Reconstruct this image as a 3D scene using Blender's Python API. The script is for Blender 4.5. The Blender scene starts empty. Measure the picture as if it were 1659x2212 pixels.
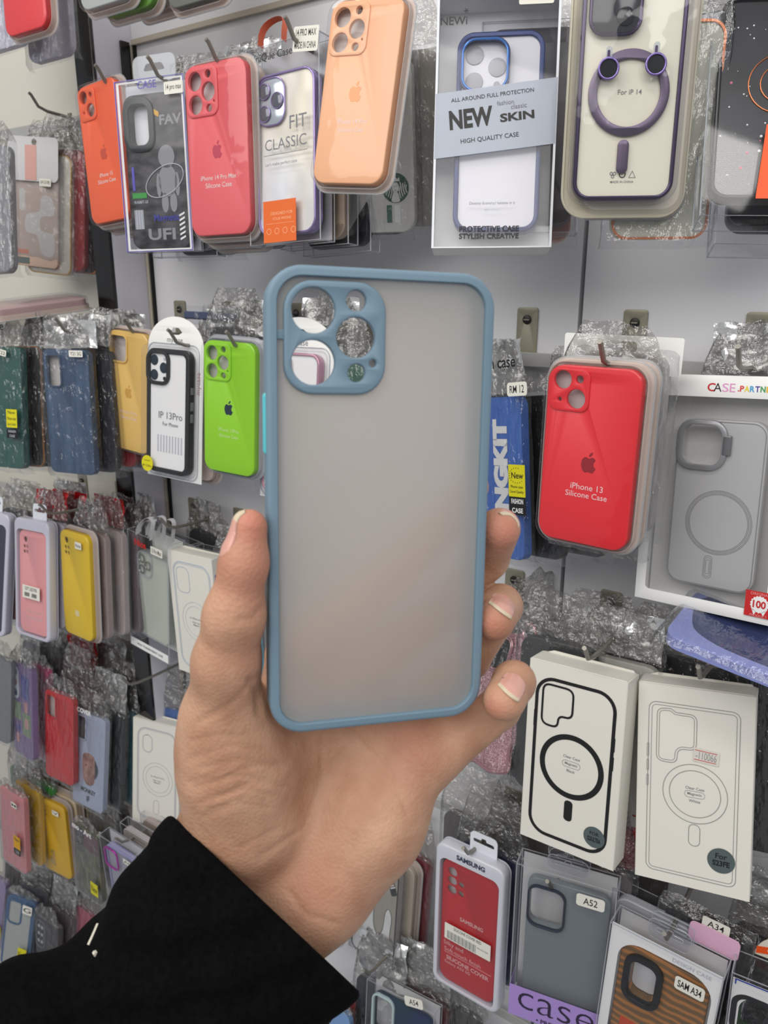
import bpy, bmesh, math, random
import numpy as np
from mathutils import Vector, Matrix, Euler, noise
from mathutils.geometry import tessellate_polygon
random.seed(7)
SC = bpy.context.scene
COL = SC.collection
# ------------------------------------------------------------ camera
FPX, CX, CY = 1700.0, 829.5, 1106.0
CAM = np.array([0.0, 0.0, 1.5])
TH = math.atan(498/1700.0)
HD = math.radians(35.1108)
FW = np.array([-math.sin(HD)*math.cos(TH), math.cos(HD)*math.cos(TH), -math.sin(TH)])
RT = np.array([math.cos(HD), math.sin(HD), 0.0])
UP = np.cross(RT, FW)
cam_d = bpy.data.cameras.new('camera')
cam_d.sensor_fit = 'HORIZONTAL'; cam_d.sensor_width = 36.0; cam_d.lens = 36.0*FPX/1659.0
cam_d.clip_start = 0.01
cam_d.dof.use_dof = True; cam_d.dof.focus_distance = 0.50; cam_d.dof.aperture_fstop = 26.0
cam = bpy.data.objects.new('camera', cam_d); COL.objects.link(cam)
cam.matrix_world = Matrix(((RT[0], UP[0], -FW[0], CAM[0]), (RT[1], UP[1], -FW[1], CAM[1]), (RT[2], UP[2], -FW[2], CAM[2]), (0, 0, 0, 1)))
SC.camera = cam
# ------------------------------------------------------------ light and exposure
SC.view_settings.view_transform = 'Standard'; SC.view_settings.look = 'None'
SC.view_settings.gamma = 1.0; SC.view_settings.use_curve_mapping = False
SC.view_settings.exposure = 0.04
wd = bpy.data.worlds.new('shop_air'); SC.world = wd; wd.use_nodes = True
wd.node_tree.nodes['Background'].inputs[0].default_value = (0.93, 0.96, 1.0, 1)
wd.node_tree.nodes['Background'].inputs[1].default_value = 0.30
def tube_light(name, loc, rot, sx, sy, power, col=(1.0, 0.97, 0.92)):
    l = bpy.data.lights.new(name, 'AREA'); l.shape = 'RECTANGLE'; l.size = sx; l.size_y = sy; l.energy = power; l.color = col
    o = bpy.data.objects.new(name, l); COL.objects.link(o); o.location = loc; o.rotation_euler = rot
    return o
tube_light('ceiling_light', (-0.45, -0.10, 2.60), (math.radians(22), 0, 0), 2.0, 0.14, 9)
tube_light('ceiling_light', (-0.35, -1.25, 2.45), (math.radians(42), 0, 0), 3.0, 1.0, 32)
tube_light('ceiling_light', (1.05, -0.45, 2.30), (math.radians(26), math.radians(25), 0), 0.5, 0.5, 5)
try:
    SC.cycles.transparent_max_bounces = 40
    SC.cycles.max_bounces = 10
    SC.cycles.use_denoising = True
    SC.cycles.caustics_reflective = False; SC.cycles.caustics_refractive = False
    SC.cycles.sample_clamp_indirect = 4.0
except Exception:
    pass
def ray(px, py):
    return FW + RT*(px-CX)/FPX - UP*(py-CY)/FPX
def at(px, py, y):                       # the point where the sight line meets the plane parallel to the wall at y
    d = ray(px, py); return Vector(CAM + d*(y/d[1]))
def dep(px, py, z):                      # the point on the sight line at distance z along the view axis
    return CAM + ray(px, py)*z
# ------------------------------------------------------------ materials
def lin(c):
    r = []
    for v in c[:3]:
        v = v/255.0
        r.append(v/12.92 if v <= 0.04045 else ((v+0.055)/1.055)**2.4)
    return (r[0], r[1], r[2], 1.0)
MC = {}
def newmat(n):
    m = bpy.data.materials.new(n); m.use_nodes = True; nt = m.node_tree; nt.nodes.clear()
    out = nt.nodes.new('ShaderNodeOutputMaterial'); return m, nt, out
def add_bump(nt, target, scale, strength, dist=0.001, detail=3, stretch=None):
    tc = nt.nodes.new('ShaderNodeTexCoord'); nz = nt.nodes.new('ShaderNodeTexNoise'); bp = nt.nodes.new('ShaderNodeBump')
    nz.inputs['Scale'].default_value = scale; nz.inputs['Detail'].default_value = detail
    bp.inputs['Strength'].default_value = strength; bp.inputs['Distance'].default_value = dist
    if stretch:
        mp = nt.nodes.new('ShaderNodeMapping'); mp.inputs['Scale'].default_value = stretch
        nt.links.new(tc.outputs['Object'], mp.inputs[0]); nt.links.new(mp.outputs[0], nz.inputs['Vector'])
    else:
        nt.links.new(tc.outputs['Object'], nz.inputs['Vector'])
    nt.links.new(nz.outputs[0], bp.inputs['Height']); nt.links.new(bp.outputs[0], target.inputs['Normal'])
    return nz
def M(n, c, rough=0.5, metal=0.0, coat=0.0, bump=None, alpha=1.0, sub=0.0, trans=0.0, spec=0.5):
    if n in MC: return MC[n]
    m, nt, out = newmat(n); b = nt.nodes.new('ShaderNodeBsdfPrincipled')
    b.inputs['Base Color'].default_value = lin(c); b.inputs['Roughness'].default_value = rough; b.inputs['Metallic'].default_value = metal
    b.inputs['Coat Weight'].default_value = coat; b.inputs['Coat Roughness'].default_value = 0.08; b.inputs['Alpha'].default_value = alpha
    b.inputs['Specular IOR Level'].default_value = spec
    if sub: b.inputs['Subsurface Weight'].default_value = sub; b.inputs['Subsurface Scale'].default_value = 0.004
    if trans: b.inputs['Transmission Weight'].default_value = trans
    if bump: add_bump(nt, b, *bump)
    nt.links.new(b.outputs[0], out.inputs[0]); MC[n] = m; return m
def film(n, tint=(250, 250, 252), haze=0.04, gloss=1.0, rough=0.05, bump=None, hazec=(225, 228, 232)):
    if n in MC: return MC[n]
    m, nt, out = newmat(n); N = nt.nodes.new; L = nt.links.new
    t = N('ShaderNodeBsdfTransparent'); t.inputs[0].default_value = lin(tint)
    d = N('ShaderNodeBsdfDiffuse'); d.inputs[0].default_value = lin(hazec)
    g = N('ShaderNodeBsdfGlossy'); g.inputs['Roughness'].default_value = rough
    fr = N('ShaderNodeLayerWeight'); fr.inputs['Blend'].default_value = 0.5
    pw = N('ShaderNodeMath'); pw.operation = 'POWER'; pw.inputs[1].default_value = 4.0; ma = N('ShaderNodeMath'); ma.operation = 'MULTIPLY_ADD'; ma.inputs[1].default_value = 0.50; ma.inputs[2].default_value = 0.030
    L(fr.outputs['Facing'], pw.inputs[0]); L(pw.outputs[0], ma.inputs[0])
    mu = N('ShaderNodeMath'); mu.operation = 'MULTIPLY'; mu.inputs[1].default_value = gloss; mu.use_clamp = True
    a = N('ShaderNodeMixShader'); a.inputs[0].default_value = haze; b = N('ShaderNodeMixShader')
    L(t.outputs[0], a.inputs[1]); L(d.outputs[0], a.inputs[2]); L(ma.outputs[0], mu.inputs[0]); L(mu.outputs[0], b.inputs[0])
    L(a.outputs[0], b.inputs[1]); L(g.outputs[0], b.inputs[2]); L(b.outputs[0], out.inputs[0])
    if bump:
        nz = add_bump(nt, g, *bump)
    MC[n] = m; return m
def noisy(n, c1, c2, scale, rough=0.5, metal=0.0, bump=None, stretch=None, lo=0.35, hi=0.65, coat=0.0, sub=0.0, detail=4, spec=0.5):
    if n in MC: return MC[n]
    m, nt, out = newmat(n); N = nt.nodes.new; L = nt.links.new
    b = N('ShaderNodeBsdfPrincipled'); b.inputs['Roughness'].default_value = rough; b.inputs['Metallic'].default_value = metal
    b.inputs['Coat Weight'].default_value = coat; b.inputs['Specular IOR Level'].default_value = spec
    if sub: b.inputs['Subsurface Weight'].default_value = sub; b.inputs['Subsurface Scale'].default_value = 0.004
    tc = N('ShaderNodeTexCoord'); nz = N('ShaderNodeTexNoise'); nz.inputs['Scale'].default_value = scale; nz.inputs['Detail'].default_value = detail
    cr = N('ShaderNodeValToRGB'); cr.color_ramp.elements[0].position = lo; cr.color_ramp.elements[1].position = hi
    cr.color_ramp.elements[0].color = lin(c1); cr.color_ramp.elements[1].color = lin(c2)
    if stretch:
        mp = N('ShaderNodeMapping'); mp.inputs['Scale'].default_value = stretch
        L(tc.outputs['Object'], mp.inputs[0]); L(mp.outputs[0], nz.inputs['Vector'])
    else: L(tc.outputs['Object'], nz.inputs['Vector'])
    L(nz.outputs[0], cr.inputs[0]); L(cr.outputs[0], b.inputs['Base Color']); L(b.outputs[0], out.inputs[0])
    if bump: add_bump(nt, b, *bump)
    MC[n] = m; return m
def frosted():
    m, nt, out = newmat('frosted_panel'); N = nt.nodes.new; L = nt.links.new
    d = N('ShaderNodeBsdfDiffuse'); d.inputs[0].default_value = lin((216, 216, 212))
    t = N('ShaderNodeBsdfTranslucent'); t.inputs[0].default_value = lin((252, 248, 244))
    g = N('ShaderNodeBsdfGlossy'); g.inputs['Roughness'].default_value = 0.55
    r = N('ShaderNodeBsdfRefraction'); r.inputs['Roughness'].default_value = 0.85; r.inputs['IOR'].default_value = 1.25; r.inputs[0].default_value = lin((252, 250, 248))
    a = N('ShaderNodeMixShader'); a.inputs[0].default_value = 0.22
    b = N('ShaderNodeMixShader'); b.inputs[0].default_value = 0.22; c = N('ShaderNodeMixShader'); c.inputs[0].default_value = 0.04
    L(t.outputs[0], a.inputs[1]); L(r.outputs[0], a.inputs[2]); L(a.outputs[0], b.inputs[1]); L(d.outputs[0], b.inputs[2])
    L(b.outputs[0], c.inputs[1]); L(g.outputs[0], c.inputs[2]); L(c.outputs[0], out.inputs[0])
    return m
CLEAR = film('clear_plastic', haze=0.008, gloss=0.9, rough=0.04)
CLEARB = film('clear_wavy_plastic', haze=0.012, gloss=1.0, rough=0.05, bump=(28, 0.35, 0.004, 2))
EDGE = film('clear_plastic_edge', tint=(232, 236, 240), haze=0.30, gloss=1.3, rough=0.1)  # whitish haze imitates the highlights along clear plastic edges
BAG = film('crinkled_bag_film', tint=(246, 246, 247), haze=0.018, gloss=3.2, rough=0.10, bump=(60, 1.0, 0.008, 4, (1.6, 1, .7)))
BAGTOP = film('gathered_bag_film', tint=(224, 223, 221), haze=0.13, gloss=6.0, rough=0.14, bump=(80, 1.0, 0.012, 4), hazec=(150, 147, 143))
FOIL = M('silver_foil', (226, 228, 230), 0.24, 0.6, bump=(60, 0.8, 0.004, 4))
TRAY = film('cream_blister_tray', tint=(242, 235, 230), haze=0.45, gloss=0.9, rough=0.2, hazec=(238, 224, 216))
TRAYC = film('milky_blister_tray', tint=(236, 238, 242), haze=0.35, gloss=1.0, rough=0.15, hazec=(222, 224, 230))
CARD = M('white_card', (238, 238, 236), 0.6)
CARDW = M('white_card_cream', (226, 223, 214), 0.6)
INK = M('black_print', (22, 22, 24), 0.5)
GREY = M('grey_print', (120, 122, 126), 0.5)
LGREY = M('pale_grey_print', (186, 190, 198), 0.5)
WHITE = M('white_print', (236, 236, 236), 0.5)
STEEL = M('dull_steel', (150, 146, 128), 0.42, 0.35)
WIRE = M('hook_wire', (140, 136, 128), 0.35, 0.5)
STICK = M('paper_sticker', (228, 226, 216), 0.6)
YEL = M('yellow_sticker', (214, 206, 20), 0.5)
ORANGE = M('orange_print', (224, 104, 40), 0.5)
REDP = M('red_print', (196, 34, 36), 0.5)
# ------------------------------------------------------------ mesh building
def rrect(w, h, r, cu=0.0, cv=0.0, n=6):
    p = []
    for sx, sy, a0 in ((1, 1, 0), (-1, 1, 90), (-1, -1, 180), (1, -1, 270)):
        for k in range(n+1):
            a = math.radians(a0+90*k/n)
            p.append((cu+sx*(w/2-r)+r*math.cos(a), cv+sy*(h/2-r)+r*math.sin(a)))
    return p
def circ(cu, cv, r, n=28, r2=None):
    r2 = r2 or r
    return [(cu+r*math.cos(2*math.pi*k/n), cv+r2*math.sin(2*math.pi*k/n)) for k in range(n)]
def rpoly(pts, r, n=5):                  # polygon with every corner rounded
    out = []; m = len(pts)
    for i in range(m):
        a, b, c = Vector(pts[i-1]), Vector(pts[i]), Vector(pts[(i+1) % m])
        d1 = (a-b); d2 = (c-b); rr = min(r, d1.length*0.49, d2.length*0.49)
        p, q = b+d1.normalized()*rr, b+d2.normalized()*rr
        for k in range(n+1):
            t = k/n; out.append(tuple((1-t)**2*p+2*t*(1-t)*b+t*t*q))
    return out
def smooth_loop(pts, n=4):
    out = []; m = len(pts)
    for i in range(m):
        p0, p1, p2, p3 = [np.array(pts[(i+k) % m], float) for k in (-1, 0, 1, 2)]
        for k in range(n):
            t = k/n
            out.append(tuple(0.5*((2*p1)+(-p0+p2)*t+(2*p0-5*p1+4*p2-p3)*t*t+(-p0+3*p1-3*p2+p3)*t**3)))
    return out
def area(l): return sum(l[i-1][0]*l[i][1]-l[i][0]*l[i-1][1] for i in range(len(l)))/2
def inset(l, b):
    s = 1 if area(l) > 0 else -1; n = len(l); o = []
    for i in range(n):
        a, p, c = l[i-1], l[i], l[(i+1) % n]
        t = Vector((c[0]-a[0], c[1]-a[1]))
        if t.length < 1e-9: o.append(p); continue
        t.normalize(); o.append((p[0]-t.y*b*s, p[1]+t.x*b*s))
    return o
class MB:                                 # collects shapes in (u right, v up, e towards the viewer)
    def __init__(s): s.v = []; s.f = []; s.m = []; s.mats = []; s.sm = []
    def mi(s, mat):
        if mat not in s.mats: s.mats.append(mat)
        return s.mats.index(mat)
    def raw(s, vs, fs, mat, smooth=True):
        o = len(s.v); s.v += [tuple(p) for p in vs]; k = s.mi(mat)
        for f in fs: s.f.append(tuple(i+o for i in f)); s.m.append(k); s.sm.append(smooth)
        return s
    def prism(s, loops, e0, e1, mat, b=0.0, seg=2, back=True):
        if not isinstance(loops[0], list): loops = [loops]
        prof = [(b*(1-math.sin(math.pi/2*k/seg)), e1-b*(1-math.cos(math.pi/2*k/seg))) for k in range(seg+1)] if b > 0 else [(0, e1)]
        pr2 = prof + ([(i, e0+(e1-e)) for i, e in reversed(prof)] if b > 0 else [(0, e0)])
        caps = []; vs = []; fs = []; firsts = []; lasts = []
        for li, l in enumerate(loops):
            sg = 1 if li == 0 else -1; n = len(l); base = len(vs)
            for (i, e) in pr2:
                if li and b > 0.0004: i = i*0.0004/b
                q = inset(l, i*sg) if i > 1e-9 else l
                vs += [(p[0], p[1], e) for p in q]
            for r in range(len(pr2)-1):
                for k in range(n):
                    a, b_ = base+r*n+k, base+r*n+(k+1) % n
                    fs.append((a, b_, b_+n, a+n))
            firsts.append([base+k for k in range(n)]); lasts.append([base+(len(pr2)-1)*n+k for k in range(n)])
        for grp in ((firsts, lasts) if back else (firsts,)):
            flat = [i for g in grp for i in g]
            for t in tessellate_polygon([[Vector((vs[i][0], vs[i][1], 0)) for i in g] for g in grp]): fs.append(tuple(flat[i] for i in t))
        return s.raw(vs, fs, mat)
    def ring(s, outer, w, e0, e1, mat, b=0.0): return s.prism([outer, inset(outer, w)], e0, e1, mat, b)
    def box(s, u0, u1, v0, v1, e0, e1, mat, b=0.0):
        if b: return s.prism([(u0, v0), (u1, v0), (u1, v1), (u0, v1)], e0, e1, mat, b, 1)
        vs = [(u, v, e) for e in (e0, e1) for v in (v0, v1) for u in (u0, u1)]
        return s.raw(vs, [(0, 1, 3, 2), (4, 6, 7, 5), (0, 4, 5, 1), (2, 3, 7, 6), (0, 2, 6, 4), (1, 5, 7, 3)], mat, False)
    def tube(s, pts, r, mat, n=8, cyc=False, flat=1.0):
        P = [Vector(p) for p in pts]; m = len(P); vs = []; fs = []; ref = None
        for i in range(m):
            t = (P[(i+1) % m]-P[i-1]) if cyc else (P[min(i+1, m-1)]-P[max(i-1, 0)])
            t.normalize()
            if ref is None: ref = t.orthogonal().normalized()
            x = (ref-t*ref.dot(t)).normalized(); ref = x; y = t.cross(x)
            rr = r[i] if isinstance(r, (list, tuple)) else r
            for k in range(n):
                a = 2*math.pi*k/n; vs.append(P[i]+x*math.cos(a)*rr+y*math.sin(a)*rr*flat)
        for i in range(m if cyc else m-1):
            for k in range(n):
                a, b = i*n+k, i*n+(k+1) % n; c, d = ((i+1) % m)*n+(k+1) % n, ((i+1) % m)*n+k
                fs.append((a, b, c, d))
        if not cyc: fs += [tuple(range(n)), tuple((m-1)*n+k for k in range(n))]
        return s.raw(vs, fs, mat)
    def loop_tube(s, loop, e, r, mat, n=8): return s.tube([(p[0], p[1], e) for p in loop], r, mat, n, True)
    def strip(s, pts, w, mat, axis=(1, 0, 0), th=0.0004):   # ribbon: a band of width w along pts
        A = Vector(axis).normalized()*w/2; vs = []; fs = []
        for p in pts: vs += [Vector(p)-A, Vector(p)+A]
        for i in range(len(pts)-1): fs.append((2*i, 2*i+1, 2*i+3, 2*i+2))
        return s.raw(vs, fs, mat)
    def grid(s, fn, nu, nv, mat, cyc=False):
        vs = [fn(i/nu, j/nv) for j in range(nv+1) for i in range(nu+1)]
        return s.raw(vs, [(j*(nu+1)+i, j*(nu+1)+i+1, (j+1)*(nu+1)+i+1, (j+1)*(nu+1)+i) for j in range(nv) for i in range(nu)], mat)
    def text(s, body, size, u, v, e, mat, bold=0.0, align='CENTER', rot=0.0, sx=1.0, sp=1.0, shear=0.0, th=0.00008):
        c = bpy.data.curves.new('lettering', 'FONT'); c.body = body; c.size = size; c.align_x = align; c.align_y = 'CENTER'
        c.resolution_u = 3; c.extrude = th; c.offset = bold*size; c.space_character = sp; c.shear = shear; c.space_line = 1.05
        o = bpy.data.objects.new('lettering', c); me = bpy.data.meshes.new_from_object(o)
        ca, sa = math.cos(rot), math.sin(rot)
        vs = [(u+p.co.x*sx*ca-p.co.y*sa, v+p.co.x*sx*sa+p.co.y*ca, e+p.co.z) for p in me.vertices]
        fs = [tuple(p.vertices) for p in me.polygons]
        bpy.data.objects.remove(o); bpy.data.meshes.remove(me); bpy.data.curves.remove(c)
        return s.raw(vs, fs, mat, False)
    def mesh(s, name, recalc=True, local=True):
        me = bpy.data.meshes.new(name)
        vs = [(p[0], -p[2], p[1]) for p in s.v] if local else s.v
        me.from_pydata(vs, [], s.f)
        for m in s.mats: me.materials.append(m)
        me.polygons.foreach_set('material_index', s.m); me.polygons.foreach_set('use_smooth', s.sm)
        if recalc:
            bm = bmesh.new(); bm.from_mesh(me); bmesh.ops.recalc_face_normals(bm, faces=bm.faces); bm.to_mesh(me); bm.free()
        try: me.set_sharp_from_angle(angle=0.7)
        except Exception: pass
        return me
    def build(s, name, parent=None, label=None, local=True, recalc=True):
        o = bpy.data.objects.new(name, s.mesh(name, recalc, local)); COL.objects.link(o)
        if parent: o.parent = parent
        if label: o['label'] = label
        return o
def tag(o, label=None, cat=None, group=None, kind=None):
    if label: o['label'] = label
    if cat: o['category'] = cat
    if group: o['group'] = group
    if kind: o['kind'] = kind
    return o
def thing(name, loc, rot, label, cat, group=None):
    o = bpy.data.objects.new(name, None); COL.objects.link(o); o.empty_display_size = 0.02
    o.location = loc; o.rotation_euler = rot; return tag(o, label, cat, group)
def eul(y, p, r):                        # yaw, pitch, roll in degrees
    y, p, r = [math.radians(a) for a in (y, p, r)]
    return (Matrix.Rotation(y, 3, 'Z') @ Matrix.Rotation(p, 3, 'X') @ Matrix.Rotation(r, 3, 'Y')).to_euler()
def tfit(mb, body, u, v, e, w, mat, bold=0.0, h=None, rot=0.0, shear=0.0, sp=1.0):
    o = len(mb.v); mb.text(body, 1.0, 0, 0, 0, mat, bold=bold, shear=shear, sp=sp, th=0.0)
    P = mb.v[o:]
    x0, x1 = min(p[0] for p in P), max(p[0] for p in P); y0, y1 = min(p[1] for p in P), max(p[1] for p in P)
    k = w/(x1-x0); ky = (h/(y1-y0)) if h else k; ca, sa = math.cos(rot), math.sin(rot)
    for i, p in enumerate(P):
        a, b = (p[0]-(x0+x1)/2)*k, (p[1]-(y0+y1)/2)*ky
        mb.v[o+i] = (u+a*ca-b*sa, v+a*sa+b*ca, e)
    return mb
MB.tfit = tfit
# ------------------------------------------------------------ the setting: wall, divider post, trims
WY = 0.765
wallm = noisy('wall_laminate', (222, 222, 226), (227, 227, 230), 3, 0.42)
beige = M('beige_edging', (186, 178, 162), 0.6); blk = M('black_lacquer', (10, 10, 11), 0.16, coat=0.4); gap = M('dark_gap', (12, 12, 13), 0.7)
sidem = M('post_white_laminate', (222, 220, 230), 0.45)
def sbox(name, x0, x1, y0, y1, z0, z1, mat, b=0.0):
    m = MB(); m.box(x0, x1, z0, z1, -y1, -y0, mat, b); o = m.build(name); o['kind'] = 'structure'; return o
sbox('wall_left', -5.0, -0.978, WY, WY+0.02, -0.3, 3.0, noisy('wall_left_laminate', (214, 210, 198), (219, 215, 204), 3, 0.45))  # main-wall laminate tinted beige; the warm light is put into its colour
# the main panels are separated by an open dark joint
jx = -0.3012
sbox('wall_back', -0.944, jx-0.0022, WY, WY+0.018, -0.3, 3.0, wallm)
sbox('wall_back', jx+0.0022, 4.0, WY, WY+0.018, -0.3, 3.0, wallm)
sbox('wall_rear', jx-0.004, jx+0.004, WY+0.0185, WY+0.03, -0.3, 3.0, gap)
PY = 0.705
sbox('partition_post', -0.981, -0.9445, PY+0.0015, WY+0.02, -0.3, 3.0, sidem)
sbox('trim_1', -0.981, -0.9445, PY-0.004, PY+0.001, -0.3, 3.0, blk, 0.0008)
sbox('trim_2', -0.944, -0.939, WY-0.006, WY-0.0004, -0.3, 1.797, beige)
sbox('trim_3', -0.9388, -0.935, WY-0.004, WY-0.0004, -0.3, 1.797, gap)
sbox('trim_4', -0.9388, 4.0, WY-0.006, WY-0.0004, 1.797, 1.803, beige)
sbox('trim_5', -0.944, -0.9405, PY+0.040, WY-0.007, 1.73, 1.80, blk)
# ------------------------------------------------------------ rails with brackets, hooks
def bracket_mb(x, z, w=0.023):
    m = MB(); m.prism([rrect(w, 0.052, 0.003, x, z-0.008), circ(x, z+0.006, 0.0032, 14)], -WY+0.0002, -WY+0.0022, STEEL, 0.0004)
    m.box(x-w/2, x+w/2, z-0.034, z-0.032, -WY+0.0004, -WY+0.016, STEEL)
    return m
def rail(name, x0, x1, z, brackets, label, brass=False):
    m = MB(); m.box(x0, x1, z-0.026, z-0.012, -WY+0.0162, -WY+0.0192, M('rail_grey', (172, 172, 170), .4), 0.0006)
    o = m.build(name); tag(o, label, 'rail', 'hook rails on the wall')
    for x in brackets:
        b = bracket_mb(x, z+0.0135).build('bracket', o)
        s = MB(); s.prism(circ(x, z+0.0195, 0.0046, 18), -WY+0.0018, -WY+0.0042, M('black_screw', (16, 16, 16), 0.4), 0.0008)
        s.box(x-0.003, x+0.003, z+0.0189, z+0.0201, -WY+0.0042, -WY+0.0045, STEEL)
        s.build('screw', b)
    return o
ZR = [1.735, 1.443, 1.158, 0.876, 0.600, 0.318]
bx = [-0.985+0.1, -0.79, -0.67, -0.55, -0.46, -0.357, -0.246, -0.137, -0.02, 0.1]
rail('hook_rail', -0.93, 0.6, ZR[0], [-0.86, 0.30], 'steel hook rail behind the top row of large boxed cases')
rail('hook_rail', -0.93, 0.6, ZR[1], bx, 'steel hook rail behind the row with the lime and red cases')
rail('hook_rail', -0.93, 0.6, ZR[2], bx, 'steel hook rail above the two large white cardboard boxes')
rail('hook_rail', -0.93, 0.6, ZR[3], [-0.86, -0.345, -0.24], 'steel hook rail above the red blister pack with hang tab')
rail('hook_rail', -0.93, 0.6, ZR[4], [-0.86, 0.3], 'lowest hook rail of the main wall, behind the grey and purple box')
for i, z in enumerate(ZR):
    rail('hook_rail', -2.2, -0.99, z, [[], [], [-1.16, -1.06], [], [], []][i],
         ['steel hook rail above the white bag pack beyond the black post', 'steel hook rail above the navy bagged case beyond the black post', 'steel hook rail above the pink tabbed pack beyond the black post',
          'steel hook rail above the purple patterned case beyond the black post', 'steel hook rail above the small yellow case near the black sleeve', 'lowest steel hook rail beyond the black post, near the sleeve'][i])
def hook(tip, label, tipup=0.014, r=0.0021):
    x, y, z = tip
    zr = z-tipup-0.006
    P = [(x, zr-0.002, -(WY-0.0195)), (x, zr-0.001, -(y+0.05)), (x, zr+0.001, -(y+0.025)), (x, zr+0.005, -(y+0.012)), (x, z-0.002, -(y+0.003)), (x, z, -y)]
    m = MB(); m.tube(P, r, WIRE, 8); m.box(x-0.004, x+0.004, zr-0.008, zr+0.004, -(WY-0.0192), -(WY-0.0208), STEEL)
    o = m.build('display_hook'); tag(o, label, 'hook', 'wire display hooks'); return o
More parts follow.
